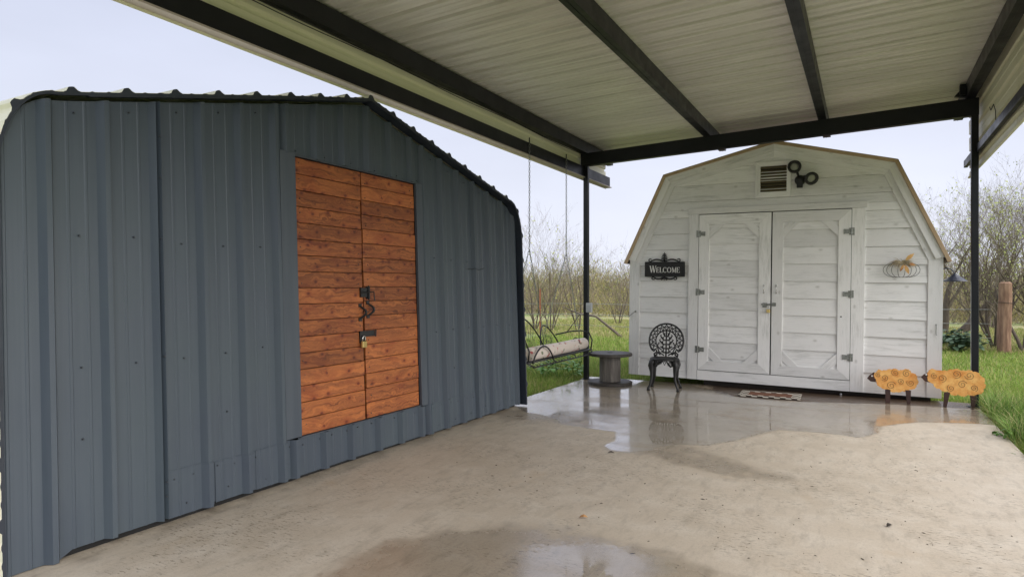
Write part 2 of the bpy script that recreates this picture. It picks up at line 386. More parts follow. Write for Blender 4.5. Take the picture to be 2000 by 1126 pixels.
# ------------------------------------------------------------------ ground, slab, water
def build_ground():
    xs = np.concatenate([-np.geomspace(600, 12, 24), np.linspace(-11, 10, 70), np.geomspace(11, 600, 24)])
    ys = np.concatenate([-np.geomspace(600, 5, 20), np.linspace(-4, 30, 90), np.geomspace(31, 900, 34)])
    X, Y = np.meshgrid(xs, ys); Z = np.full(X.shape, -.10)
    for i in range(X.shape[0]):
        for j in range(X.shape[1]):
            d = math.hypot(X[i, j], Y[i, j])
            if d < 120: Z[i, j] += mnoise.noise((X[i, j]*.35, Y[i, j]*.35, 0))*.05 - .01
            if d < 120 and -4.5 < X[i, j] < 1.6 and Y[i, j] < 10.3: Z[i, j] = -.11
    n, m = X.shape; v = np.stack([X, Y, Z], -1).reshape(-1, 3)
    idx = np.arange(n*m).reshape(n, m)
    f = np.stack([idx[:-1, :-1], idx[:-1, 1:], idx[1:, 1:], idx[1:, :-1]], -1).reshape(-1, 4)
    o = fast_mesh('ground', v, f, M['ground'], n=4); tag(o, kind='structure')
    o.data.polygons.foreach_set('use_smooth', [True]*len(o.data.polygons))
build_ground()

PA = [(-4.3, 7.56), (-3.517, 6.717), (-3.298, 6.661), (-2.969, 6.479), (-2.846, 6.302), (-2.609, 6.272), (-2.342, 6.238), (-2.219, 6.25), (-2.09, 5.921), (-2.11, 5.62), (-1.99, 5.50), (-1.80, 5.53), (-1.693, 5.655), (-1.638, 5.844), (-1.518, 5.998), (-1.28, 6.106), (-1.043, 6.49), (-.918, 6.832), (-.783, 7.118), (-.407, 7.19), (-.044, 7.134), (.112, 7.422), (.117, 7.751), (.288, 8.018), (.512, 8.261), (1.019, 8.45), (1.45, 8.5), (1.45, 9.42), (.3, 9.35), (-.4, 9.12), (-.9, 8.96), (-1.5, 8.98), (-1.75, 9.3), (-2.2, 9.7), (-2.6, 10.2), (-4.3, 10.2)]
PB = [(-1.9, 1.2), (-1.60, 2.833), (-1.637, 2.99), (-1.64, 3.11), (-1.60, 3.26), (-1.46, 3.40), (-1.22, 3.46), (-.98, 3.40), (-.84, 3.205), (-.66, 2.641), (-.6, 1.2)]
PBd = [(-2.3, 1.0), (-2.40, 2.405), (-2.462, 2.809), (-2.254, 3.16), (-2.014, 3.416), (-1.782, 3.53), (-1.49, 3.58), (-1.117, 3.56), (-.822, 3.51), (-.588, 3.384), (-.33, 2.844), (-.2, 1.0)]
def sdist(poly, X, Y):
    P = np.array(poly); n = len(P); d = np.full(X.shape, 1e9); ins = np.zeros(X.shape, bool)
    for i in range(n):
        a = P[i]; b = P[(i+1) % n]; e_ = b-a
        t = np.clip(((X-a[0])*e_[0]+(Y-a[1])*e_[1])/(e_@e_), 0, 1)
        d = np.minimum(d, np.hypot(X-a[0]-t*e_[0], Y-a[1]-t*e_[1]))
        c1 = (a[1] <= Y) != (b[1] <= Y)
        with np.errstate(divide='ignore', invalid='ignore'):
            xi = a[0]+(Y-a[1])*e_[0]/(e_[1] if e_[1] != 0 else 1e-9)
        ins ^= c1 & (X < xi)
    return np.where(ins, d, -d)
SX0, SX1, SY0, SY1 = -3.97, 1.215, -2.0, 9.95
def build_slab():
    nx, ny = 200, 460
    xs = np.linspace(SX0, SX1, nx); ys = np.linspace(SY0, SY1, ny); X, Y = np.meshgrid(xs, ys)
    v = np.stack([X, Y, np.zeros_like(X)], -1).reshape(-1, 3); idx = np.arange(nx*ny).reshape(ny, nx)
    f = np.stack([idx[:-1, :-1], idx[:-1, 1:], idx[1:, 1:], idx[1:, :-1]], -1).reshape(-1, 4)
    o = fast_mesh('concrete_slab', v, f, M['slab'], n=4); tag(o, kind='structure')
    dA = sdist(PA, X, Y); dB = sdist(PBd, X, Y)
    back = np.clip((Y-8.9)/.5, 0, 1)
    damp = np.maximum(np.clip(.5+dA/.14, 0, 1), np.clip(.5+dB/.5, 0, 1)*.78)
    damp = np.maximum(damp, np.clip(.52-(X+3.80)*1.1, 0, .38)*(Y < 7.4))
    damp = np.maximum(damp, back*.9)
    ds = sdist([(-2.1, 5.6), (-1.75, 5.5), (-.9, 5.15), (-.5, 5.3), (-.9, 5.6), (-1.5, 6.0)], X, Y)   # damp tongue beside the puddle
    damp = np.maximum(damp, np.clip(.45+ds/.5, 0, .55))
    db = np.hypot((X+3.4)/.5, (Y-6.6)/.35); damp = np.maximum(damp, np.clip(.75-db*.35, 0, .5))
    at = o.data.attributes.new('damp', 'FLOAT', 'POINT'); at.data.foreach_set('value', damp.ravel().astype(np.float32))
    dM = sdist([(-2.1, 10.2), (-1.9, 9.4), (-1.6, 9.0), (-.9, 8.95), (-.4, 9.12), (.3, 9.36), (1.2, 9.5), (1.3, 10.2)], X, Y)
    mud = np.clip(.5+dM/.25, 0, 1)
    at = o.data.attributes.new('mud', 'FLOAT', 'POINT'); at.data.foreach_set('value', mud.ravel().astype(np.float32))
    e_ = MB(); e_.box(SX0+.001, SX1-.001, SY0+.001, SY1-.001, -.16, -.003)
    tag(e_.obj('slab_edge', simple('slab_edge_concrete', (.36, .33, .28, 1), (.27, .25, .21, 1), sc=6, rough=.8, bump=.4), None), kind='structure')
build_slab()
def build_puddle(poly, soft, x0, x1, y0, y1):
    nx = int((x1-x0)/.03); ny = int((y1-y0)/.03)
    X, Y = np.meshgrid(np.linspace(x0, x1, nx), np.linspace(y0, y1, ny)); d = sdist(poly, X, Y)
    Z = np.full(X.shape, .004)
    v = np.stack([X, Y, Z], -1).reshape(-1, 3); idx = np.arange(nx*ny).reshape(ny, nx)
    f = np.stack([idx[:-1, :-1], idx[:-1, 1:], idx[1:, 1:], idx[1:, :-1]], -1).reshape(-1, 4)
    keep = (d.ravel()[f] > -soft).any(1); f = f[keep]
    used = np.unique(f); rm = np.full(nx*ny, -1); rm[used] = np.arange(len(used))
    o = fast_mesh('puddle', v[used], rm[f], M['water'], n=4); tag(o, kind='structure')
    fl = np.clip(.5+d/soft*.5, 0, 1).ravel()[used]
    at = o.data.attributes.new('film', 'FLOAT', 'POINT'); at.data.foreach_set('value', fl.astype(np.float32))
build_puddle(PA, .07, SX0+.004, SX1-.004, 5.2, 9.9)
build_puddle(PB, .30, -3, .3, 1.3, 4.2)

# ------------------------------------------------------------------ slate blue metal building
WX, LEAN = -3.77, .035
def roof_z(y):
    d = abs(y-4.33)
    if d <= 2.45: return 3.09-.24*d
    t = min(1, (d-2.45)/.28)
    return 2.502-.42*(1-math.sqrt(max(0, 1-t**2.2)))
bld = empty('metal_building', (WX, 4.33, 0), label='slate blue ribbed metal shed with orange wooden double doors, left of the slab', cat='shed')
def wpt(y, z, out_=0.0): return (-LEAN*z+out_, y-4.33, z)       # local to bld
RIBS = [1.83+.3055*k for k in range(18)]
def rib_profile(y0, y1, shift=0.0):
    pr = [(y0, 0)]
    for k in range(-1, 19):
        c = 1.83+.3055*k+shift
        for y, h in ((c-.046, 0), (c-.020, .042), (c+.008, .042), (c+.032, 0)): pr.append((y, h))
        for q in (.105, .20):
            for y, h in ((c+q-.010, 0), (c+q-.006, .0034), (c+q+.006, .0034), (c+q+.010, 0)): pr.append((y, h))
    pr.append((y1, 0))
    return sorted(p for p in pr if y0-1e-6 <= p[0] <= y1+1e-6)
def wall_sheet(name, y0, y1, zb, zt, out_=0.0, shift=0.0, mat='blue', label=None, wob=0):
    m = MB(); pr = rib_profile(y0, y1, shift); n = len(pr)
    for i, (y, h) in enumerate(pr):
        a = zb(y) if callable(zb) else zb; b = zt(y) if callable(zt) else zt
        for k in range(5):
            z = a+(b-a)*k/4
            wv = mnoise.noise((y*1.3, z*.9, 4.2))*.006
            p = wpt(y, z, out_+h+wv+.006*0); m.v.append(p)
    for i in range(n-1):
        for k in range(4): m.f.append((i*5+k, (i+1)*5+k, (i+1)*5+k+1, i*5+k+1))
    o = m.obj(name, M[mat], bld)
    s = o.modifiers.new('t', 'SOLIDIFY'); s.thickness = .0015; s.offset = -1
    if label: o['label'] = label
    return o
top = lambda y: roof_z(y)-.035
e0 = [1.61, 2.40, 3.39]
wall_sheet('wall_panel', 1.60, 2.44, lambda y: .004+.034*(y > 1.88), top)
wall_sheet('wall_panel', 2.435, 3.40, .045, top, .002)
wall_sheet('wall_panel', 3.385, 5.12, 2.475, top, .004, .10, label='short ribbed sheet above the wooden doors')
wall_sheet('wall_panel', 3.385, 4.25, .03, .318, .004, .12, label='low ribbed sheet under the left door')
wall_sheet('wall_panel', 4.24, 5.16, .028, .316, .006, .16, label='low ribbed sheet under the right door')
wall_sheet('wall_panel', 5.10, 6.06, .025, top, .002, -.02)
wall_sheet('wall_panel', 6.05, 7.02, .025, top, .004, -.02)
for (a, b, z1, o_) in ((2.47, 2.79, .325, .005), (2.80, 3.13, .31, .007), (3.12, 3.40, .31, .010), (5.16, 5.72, .315, .009), (5.70, 6.28, .305, .007), (6.26, 6.90, .30, .010)):
    wall_sheet('patch_panel', a, b, .022+random.random()*.025, z1+random.uniform(-.008, .008), o_)
# flat trim round the doors
def wbox(m, y0, y1, z0, z1, x0, x1):
    vs = [wpt(y, z, x) for z in (z0, z1) for y in (y0, y1) for x in (x0, x1)]
    m.add(vs, [(0, 2, 3, 1), (4, 5, 7, 6), (0, 1, 5, 4), (2, 6, 7, 3), (0, 4, 6, 2), (1, 3, 7, 5)])
for (a, b, c_, d_) in ((3.375, 3.525, .33, 2.485), (5.035, 5.13, .32, 2.47)):
    m = MB(); wbox(m, a, b, c_, d_, .006, .040); m.obj('door_trim', M['bluetrim'], bld, bevel=.004)
for q in ((2.462, 2.474, .036), (.318, .326, .03)):
    m = MB(); wbox(m, 3.526, 5.034, q[0], q[1], .002, q[2]); m.obj('door_head_flashing', M['bluetrim'], bld)
# base rail and void behind
m = MB(); wbox(m, 1.62, 7.0, 0.0, .045, -.09, -.03); m.obj('base_rail', M['dark'], bld)
m = MB(); wbox(m, 3.50, 5.06, .05, 2.50, -.06, -.045); m.obj('door_frame', M['dark'], bld)
# screws
def screws(spots, r=.0048):
    m = MB()
    for y, z in spots:
        h = 0
        for c in RIBS:
            if abs(y-c) < .03: h = .042
        cx = wpt(y, z, .006+h)
        m.lathe([(r*1.25, -.004), (r*1.25, .004), (r*.8, .009)], 6, cx, 'x')
    return m
sp = []
for zz, jit in ((1.745, .015), (1.02, .015), (.62, .0)):
    for k, c in enumerate(RIBS):
        y = c+.155
        if 1.7 < y < 3.35 or 5.2 < y < 6.95:
            if zz == .62 and k % 3: continue
            sp.append((y, zz+random.uniform(-jit, jit)))
for y in (2.435, 3.40, 5.12, 6.06):
    for z in (.18, .29, .75, 1.02, 1.45, 1.75, 2.1, 2.4):
        if y in (2.435, 6.06) and z in (1.45, .75): continue
        sp.append((y+random.uniform(-.006, .006), z+random.uniform(-.04, .04)))
for c in RIBS:
    for q in (.07, .20):
        y = c+q
        if 2.5 < y < 6.9:
            sp.append((y, .27+random.uniform(-.012, .01)))
            if q < .1: sp.append((y+.08, .10+random.uniform(-.02, .02)))
        if 3.4 < y < 5.1: sp.append((y, 2.51+random.uniform(-.01, .01)))
    if 1.7 < c < 7: sp.append((c+.14, roof_z(c+.14)-.10))
for z in np.arange(.45, 2.4, .33):
    sp.append((3.45, z)); sp.append((5.085, z+.1))
tag(screws(sp).obj('screw_heads', M['screw'], bld), kind='stuff')
m = MB(); m.tube([wpt(5.93, 1.665, .03), wpt(5.99, 1.66, .045), wpt(6.05, 1.672, .05), wpt(6.12, 1.655, .05), wpt(6.19, 1.665, .045), wpt(6.26, 1.68, .04)], .003, 5); m.obj('tie_wire', M['dark'], bld)

# roof sheet: rounded eaves, ribs run along the ridge
def roof_prof(thick=0.0):
    pts = []
    side = lambda y: y
    arc = [(1.60, .02), (1.60, 1.0), (1.60, 2.05)]
    for k in range(1, 9):
        t = k/9; y = 1.60+.28*(1-math.cos(t*math.pi/2)); arc.append((y, 2.05+.452*math.sin(t*math.pi/2)))
    arc.append((1.88, 2.502)); arc.append((4.33, 3.09))
    full = arc+[(8.66-y, z) for y, z in arc[:-1]][::-1]
    return full
prof = roof_prof()
def resample(pts, step):
    out_ = [pts[0]]; acc = 0; L = []
    for a, b in zip(pts[:-1], pts[1:]): L.append(math.dist(a, b))
    tot = sum(L); n = int(tot/step); res = []
    for k in range(n+1):
        d = tot*k/n; i = 0
        while i < len(L)-1 and d > L[i]: d -= L[i]; i += 1
        a, b = pts[i], pts[i+1]; t = d/L[i]; res.append((a[0]+(b[0]-a[0])*t, a[1]+(b[1]-a[1])*t))
    return res, tot
rs, tot = resample(prof, .0152)
def offs(i, arr, d):
    a = arr[max(i-1, 0)]; b = arr[min(i+1, len(arr)-1)]; tx, tz = b[0]-a[0], b[1]-a[1]; l = math.hypot(tx, tz) or 1
    return (arr[i][0]-tz/l*d, arr[i][1]+tx/l*d)
step = tot/(len(rs)-1); line = []
RP = .305
half = (len(rs)-1)/2*step
for i in range(len(rs)):
    s_ = i*step-half; ph = abs((s_+RP/2) % RP-RP/2)
    h = .027 if ph < .014 else (max(0, .027*(1-(ph-.014)/.022)) if ph < .036 else 0)
    if abs((abs(ph)-.105)) < .012: h = .004
    line.append(offs(i, rs, .012+h))
keep = []
for i, p in enumerate(line):
    keep.append(p)
m = MB(); n = len(keep)
OH = lambda i: .115 if i > n*.42 else .03+.085*max(0, (i/n-.27)/.15)
for i, (y, z) in enumerate(keep):
    m.v.append((OH(i)-LEAN*z, y-4.33, z)); m.v.append((-6.2, y-4.33, z))
m.f = [(2*i, 2*i+1, 2*i+3, 2*i+2) for i in range(n-1)]
o = m.obj('roof', M['cream'], bld); sl = o.modifiers.new('t', 'SOLIDIFY'); sl.thickness = .0015; sl.offset = 0
# dark blue edge trim following the front edge of roof and sides
inner = [offs(i, rs, -.010 if i > len(rs)*.27 else -.003) for i in range(len(rs))]
m = MB(); k0 = 0
for i in range(0, n):
    y, z = keep[i]; yi, zi = inner[i]
    m.v += [(OH(i)-.003-LEAN*z, y-4.33, z+.001), (OH(i)-.003-LEAN*zi, yi-4.33, zi), (.0-LEAN*zi, yi-4.33, zi)]
for i in range(n-1):
    a = i*3; b = a+3; m.f += [(a, b, b+1, a+1), (a+1, b+1, b+2, a+2)]
o = m.obj('roof_edge_trim', simple('dark_blue_edge_trim', srgb(40, 47, 58), srgb(34, 40, 50), rough=.45, bump=.05), bld); sl = o.modifiers.new('t', 'SOLIDIFY'); sl.thickness = .003; sl.offset = 1
o = None
m = MB()
m.add([wpt(1.63, .0, -.15), wpt(7.02, .0, -.15), wpt(7.02, 2.1, -.15), wpt(6.8, 2.44, -.15), wpt(4.33, 3.04, -.15), wpt(1.9, 2.44, -.15), wpt(1.63, 2.1, -.15)], [(0, 1, 2, 3, 4, 5, 6)])
m.obj('inner_lining', M['dark'], bld); m = MB()
m.add([(-6.15, y, z) for y, z in ((-2.7, 0), (2.7, 0), (2.7, 2.1), (2.45, 2.44), (0, 3.04), (-2.45, 2.44), (-2.7, 2.1))], [(0, 1, 2, 3, 4, 5, 6)])
m.obj('inner_lining', M['dark'], bld)
# doors: leaf > planks, handle, hasp
DZ0, DZ1 = .328, 2.458
for y0, y1, sd_ in ((3.535, 4.272, 0), (4.286, 5.026, 1)):
    d = MB(); wbox(d, y0+.02, y1-.02, DZ0+.02, DZ1-.02, -.04, -.012); dr = d.obj('door', M['darkwood'], bld)
    dr['label'] = 'left leaf of orange planks' if sd_ == 0 else 'right leaf of orange planks'
    npk = 17; hgt = (DZ1-DZ0)/npk
    for k in range(npk):
        z0 = DZ0+k*hgt+(.01 if sd_ else 0)*(0 < k); z1 = DZ0+(k+1)*hgt+(.01 if sd_ else 0)*(k < npk-1)
        p = MB(); j = random.uniform(-.003, .003)
        yy1 = y1-(.012*(1-k/npk) if sd_ == 0 else 0)+random.uniform(-.002, .002)
        wbox(p, y0+random.uniform(-.003, .003), yy1, z0+.0022, z1-.0022, -.010, .012+j)
        o = p.obj('plank', M['red'], dr, center=True, bevel=.003)
    nl = MB()
    for k in range(npk):
        for yy in (y0+.045, y1-.05):
            if random.random() < .75: nl.lathe([(.0045, .0), (.0045, .0165), (.003, .018)], 6, wpt(yy+random.uniform(-.012, .012), DZ0+(k+.5)*hgt+random.uniform(-.03, .03)), 'x')
    tag(nl.obj('nail_heads', M['screw'], dr), kind='stuff')
    # handle (curved pull)
    hy = 4.225 if sd_ == 0 else 4.325; hz = 1.245+(.022 if sd_ else 0)
    h = MB(); h.tube([wpt(hy+.036*math.sin(t*math.pi)*1.0, hz-.052+.104*t, .018+.035*math.sin(t*math.pi)) for t in np.linspace(0, 1, 11)], [.006, .009, .010, .011, .012, .012, .012, .011, .010, .009, .006], 6)
    wbox(h, hy-.018, hy+.018, hz-.075, hz-.045, .012, .020); wbox(h, hy-.018, hy+.018, hz+.045, hz+.075, .012, .020)
    h.obj('handle', M['iron'], dr, smooth=False)
h = MB(); wbox(h, 4.225, 4.30, 1.375, 1.455, .014, .032); wbox(h, 4.305, 4.350, 1.36, 1.465, .014, .024); wbox(h, 4.315, 4.325, 1.35, 1.475, .03, .038)
h.tube([wpt(4.23, 1.415, .045), wpt(4.375, 1.422, .045), wpt(4.378, 1.34, .048)], .006, 6); h.obj('slide_bolt', M['iron'], bld)
h = MB(); wbox(h, 4.205, 4.40, 1.035, 1.085, .014, .022); wbox(h, 4.205, 4.265, .985, 1.085, .016, .026); h.tube([wpt(4.40, 1.03, .03), wpt(4.405, 1.09, .03)], .006, 6); h.obj('hasp', M['iron'], bld)
def padlock(loc, rz, sc, label):
    e_ = empty('padlock', loc, (0, 0, rz), label, 'padlock')
    b = MB(); b.box(-.022*sc, .022*sc, -.01*sc, .01*sc, -.045*sc, 0); b.obj('lock_body', M['brass'], e_, bevel=.004*sc)
    s_ = MB(); s_.tube([(-.014*sc, 0, -.004*sc), (-.014*sc, 0, .018*sc)]+[(-.014*sc*math.cos(t), 0, .018*sc+.016*sc*math.sin(t)) for t in np.linspace(.3, math.pi-.3, 6)]+[(.014*sc, 0, .018*sc), (.014*sc, 0, -.004*sc)], .0042*sc, 6); s_.obj('shackle', M['chrome'], e_, smooth=True)
    return e_
padlock((WX-LEAN*1.0+.042, 4.235, 1.0), R(90), 1.25, 'brass padlock with steel shackle on the orange plank doors')

# ------------------------------------------------------------------ carport
cp = empty('carport', (SX0, 9.65, 0), label='open carport of black steel beams and posts under a ribbed sheet metal roof', cat='carport')
def cpo(m, name, mat, **k):
    for i, p in enumerate(m.v): m.v[i] = (p[0]-SX0, p[1]-9.65, p[2])
    return m.obj(name, M[mat] if isinstance(mat, str) else mat, cp, **k)
SL = .0325
rz_ = lambda x: 3.80+(x+3.97)*SL
Y0R, Y1R = .35, 10.85
for x in (-3.925, 1.175):
    for y in (9.65, .9):
        m = MB(); m.box(x-.038, x+.038, y-.038, y+.038, .006, rz_(x)-.40)
        o = cpo(m, 'post', 'steel', bevel=.006)
        m = MB(); m.box(x-.075, x+.075, y-.06, y+.06, .0, .006); cpo(m, 'base_plate', 'steel')
for y in (9.65, .9):
    m = MB(); zb = lambda x: 3.405+(x+3.97)*.030; zt = lambda x: 3.605+(x+3.97)*SL
    a, b = -4.0, 1.215
    m.add([(x, yy, z) for yy in (y-.05, y+.05) for x, z in ((a, zb(a)), (b, zb(b)), (b, zt(b)), (a, zt(a)))], [(0, 1, 2, 3), (7, 6, 5, 4), (0, 4, 5, 1), (1, 5, 6, 2), (2, 6, 7, 3), (3, 7, 4, 0)])
    cpo(m, 'cross_beam', 'steel', bevel=.004)
# C-section purlins
for x0, flip in ((-4.0, 1), (-2.08, 1), (-.56, 1), (1.075, -1)):
    m = MB(); wd, ht, th = .105, .178, .006
    zb_ = 3.612+(x0+3.97)*SL; xa, xb = x0, x0+wd
    m.box(xa, xb, Y0R+.05, Y1R-.03, zb_, zb_+th)
    if flip > 0: web = (xb-th, xb); lip = (xa, xa+th)
    else: web = (xa, xa+th); lip = (xb-th, xb)
    m.box(web[0], web[1], Y0R+.05, Y1R-.03, zb_+th, zb_+ht-.01)
    m.box(lip[0], lip[1], Y0R+.05, Y1R-.03, zb_+th, zb_+.035)
    m.box(xa+.045, xa+.052, Y0R+.05, Y1R-.03, zb_-.004, zb_-.0005)
    cpo(m, 'purlin', 'steel')
m = MB(); m.box(1.01, 1.075, 9.50, 9.60, 3.80, 3.93); m.add([(1.075, 9.6, 3.78), (.96, 9.6, 3.80), (1.075, 9.6, 3.93), (1.075, 9.52, 3.78), (.96, 9.52, 3.80), (1.075, 9.52, 3.93)], [(0, 1, 2), (3, 5, 4), (0, 3, 4, 1), (1, 4, 5, 2)]); cpo(m, 'corner_gusset', 'steel')
# lower side rails
m = MB(); m.box(-4.0, -3.945, Y0R, 10.80, 3.24, 3.40); cpo(m, 'side_rail', 'steel', bevel=.004)
m = MB(); m.box(1.19, 1.235, Y0R, 10.80, 3.11, 3.205); cpo(m, 'side_rail', 'steel', bevel=.004)
# roof sheets, each one a part
def roofsheet(y0, y1, k):
    m = MB(); ys = [(y0, 0)]
    n = 4
    pitch = (y1-y0)/n
    for i in range(n):
        c = y0+(i+.5)*pitch
        ys += [(c-.030, 0), (c-.020, .042), (c+.020, .042), (c+.030, 0)]
        for q in (-.085, .085): ys += [(c+q-.014, 0), (c+q, .013), (c+q+.014, 0)]
    ys.append((y1+.012, 0)); ys.sort()
    xs = np.linspace(-4.09, 1.30, 12); dz = (k % 2)*.002
    for y, h in ys:
        for x in xs: m.v.append((x, y, rz_(x)+h+dz+mnoise.noise((x*1.2, y*2, 1))*.004))
    nx = len(xs)
    for i in range(len(ys)-1):
        for j in range(nx-1): m.f.append((i*nx+j, i*nx+j+1, (i+1)*nx+j+1, (i+1)*nx+j))
    o = cpo(m, 'roof_panel', 'galv'); s_ = o.modifiers.new('t', 'SOLIDIFY'); s_.thickness = .0012; s_.offset = 1
npan = 10; pw = (Y1R-Y0R)/npan
for k in range(npan): roofsheet(Y0R+k*pw, Y0R+(k+1)*pw, k)
# side sheets laid lengthwise, ribs horizontal
def sidesheet(x, z0, z1, ya, yb, s_, mat):
    zs = [(z0, 0)]; c = z0+.10
    while c < z1-.05:
        zs += [(c-.03, 0), (c-.014, .028), (c+.014, .028), (c+.03, 0)]; 
        if c+.13 < z1: zs += [(c+.115, 0), (c+.125, .005), (c+.135, 0)]
        c += .23
    zs.append((z1, 0)); m = MB(); ys = np.linspace(ya, yb, 14)
    for z, h in zs:
        for y in ys: m.v.append((x+s_*h+mnoise.noise((y*.7, z, 3))*.006, y, z+mnoise.noise((y*.8, 2, 3))*.004))
    n = len(ys)
    for i in range(len(zs)-1):
        for j in range(n-1): m.f.append((i*n+j, i*n+j+1, (i+1)*n+j+1, (i+1)*n+j))
    o = cpo(m, 'side_panel', mat); q = o.modifiers.new('t', 'SOLIDIFY'); q.thickness = .0015
for a, b, ex in ((Y0R, 4.6, 0), (4.58, 8.35, .003), (8.33, 10.78, 0)):
    sidesheet(-4.02-ex, 3.20, 3.85, a, b, -1, 'cream')
for a, b, ex in ((Y0R, 4.2, 0), (4.18, 7.6, .003), (7.58, 10.78, 0)):
    sidesheet(1.25+ex, 2.97, 4.0, a, b, 1, 'cream')
m = MB(); m.box(-4.045, -3.93, Y0R, 10.84, 3.222, 3.236); cpo(m, 'hem_strip', simple('pale_hem_strip', (.42, .36, .34, 1), rough=.5))
m = MB(); m.tube([(1.245, Y0R, 2.965), (1.245, 10.74, 2.965)], .016, 8); cpo(m, 'hem_strip', 'cream')
m = MB()
m.tube([(-3.945, y, 3.60+.012*math.sin(y*2.1)-.014) for y in np.linspace(.5, 9.5, 40)], .006, 5); m.tube([(-3.955, y, 3.585-.02*math.sin(y*1.3)**2) for y in np.linspace(.5, 9.5, 40)], .004, 5)
cpo(m, 'cable', 'dark')
m = MB(); m.tube([(1.235, 9.0, 3.5), (1.232, 8.9, 3.44), (1.235, 8.75, 3.47), (1.232, 8.6, 3.36), (1.235, 8.62, 3.2)], .004, 5); cpo(m, 'cable', 'dark')
# outlet box on the left post with its cord
ob = empty('outlet_box', (-3.865, 9.60, 1.16), label='grey outlet box with black cord on the carport post beside the swing', cat='outlet')
m = MB(); m.box(-.03, .055, -.045, .03, -.09, .06); m.obj('box', M['greybox'], ob, bevel=.006)
m = MB(); m.box(-.02, .045, -.055, -.045, -.07, .03); m.obj('cover', M['greybox'], ob, bevel=.003)
m = MB(); m.tube([(-.01, 0, .06), (-.012, .0, .6), (-.015, .0, 1.4), (-.018, .0, 2.24)], .008, 6); m.obj('cord', M['iron'], ob)

# ------------------------------------------------------------------ white gambrel shed
RL = .0130
SH0 = (-3.271, 9.83, .107)
sh = empty('storage_shed', SH0, (0, RL, 0), 'whitewashed wooden barn shed with gambrel roof and double doors beyond the slab', 'shed')
W = 4.118; EV = 1.79
OUT = [(0, 0), (W, 0), (W, EV), (3.556+.01, 3.02), (2.095, 3.40), (.565, 3.035), (0, EV)]
def inset(poly, d):
    n = len(poly); r = []
    for i in range(n):
        p0, p1, p2 = Vector(poly[i-1]), Vector(poly[i]), Vector(poly[(i+1) % n])
        e1 = (p1-p0).normalized(); e2 = (p2-p1).normalized()
        n1 = Vector((-e1.y, e1.x)); n2 = Vector((-e2.y, e2.x)); k = (n1+n2)/(1+n1.dot(n2)); r.append(tuple(p1+k*d))
    return r
def clip(poly, f):      # keep f(p)>=0
    r = []
    for i in range(len(poly)):
        a, b = poly[i-1], poly[i]; fa, fb = f(a), f(b)
        if (fa >= 0) != (fb >= 0):
            t = fa/(fa-fb); r.append((a[0]+(b[0]-a[0])*t, a[1]+(b[1]-a[1])*t))
        if fb >= 0: r.append(b)
    return r
TR = .161
inn = [(x, z if k > 1 else -.05) for k, (x, z) in enumerate(inset(OUT, TR-.004))]
def strip(poly, x0, x1, z0, z1):
    for f in (lambda p: p[0]-x0, lambda p: x1-p[0], lambda p: p[1]-z0, lambda p: z1-p[1]):
        poly = clip(poly, f)
        if len(poly) < 3: return []
    return poly
LAP = .2395
def clapboards(region, x0, x1, z0, z1, parent, ph=.024, y0=0, rise=.020):
    k = 0
    while ph+k*LAP < z1:
        a, b = ph+k*LAP, ph+(k+1)*LAP; a2 = max(a, z0); b2 = min(b, z1)
        if k == 0: a2 = max(z0, 0.0)
        if b2-a2 > .012:
            pl = strip(region, x0, x1, a2, b2-.003)
            if len(pl) >= 3:
                m = MB(); tilt = random.uniform(-.003, .003)
                m.prism(pl, lambda z: y0-.004-rise*(1-(z-a)/LAP)-tilt, y0+.012)
                m.obj('clapboard', M['wh'], parent, center=True)
        k += 1
clapboards(inn, 0, .918, 0, 2.53, sh)
clapboards(inn, 3.243, W, 0, 2.53, sh, ph=.027)
clapboards(inn, 0, W, 2.53, 3.4, sh, ph=.024)
# backing
m = MB(); m.prism(inset(OUT, .01), .014, .03); m.obj('wall_sheathing', M['dark'], sh)
# corner boards + gambrel trim, mitred
def board(poly, name='trim_board', y=-.034, yb=.0, mat='wh', rot=0, parent=None):
    if rot:
        cx = sum(p[0] for p in poly)/len(poly); cz = sum(p[1] for p in poly)/len(poly); ca, sa = math.cos(rot), math.sin(rot)
        q = [((x-cx)*ca+(z-cz)*sa, -(x-cx)*sa+(z-cz)*ca) for x, z in poly]
        m = MB(); m.prism(q, y, yb); o = m.obj(name, M[mat], parent or sh, bevel=.0025); o.location = (cx, 0, cz); o.rotation_euler = (0, -rot, 0); return o
    m = MB(); m.prism(poly, y, yb); return m.obj(name, M[mat], parent or sh, center=True, bevel=.0025)
A = OUT; B = inset(OUT, TR)
board([(0, 0), (TR, 0), B[6], A[6]], mat='whv'); board([(W-TR, 0), (W, 0), A[2], B[2]], mat='whv')
for i, j in ((2, 3), (3, 4), (4, 5), (5, 6)):
    an = math.atan2(A[j][1]-A[i][1], A[j][0]-A[i][0])
    board([A[i], A[j], B[j], B[i]], rot=an)
O2 = inset(OUT, -.012); I2 = inset(OUT, .085)
for i, j in ((2, 3), (3, 4), (4, 5), (5, 6)):
    an = math.atan2(A[j][1]-A[i][1], A[j][0]-A[i][0])
    board([O2[i], O2[j], I2[j], I2[i]], 'barge_board', y=-.062, yb=-.035, rot=an)
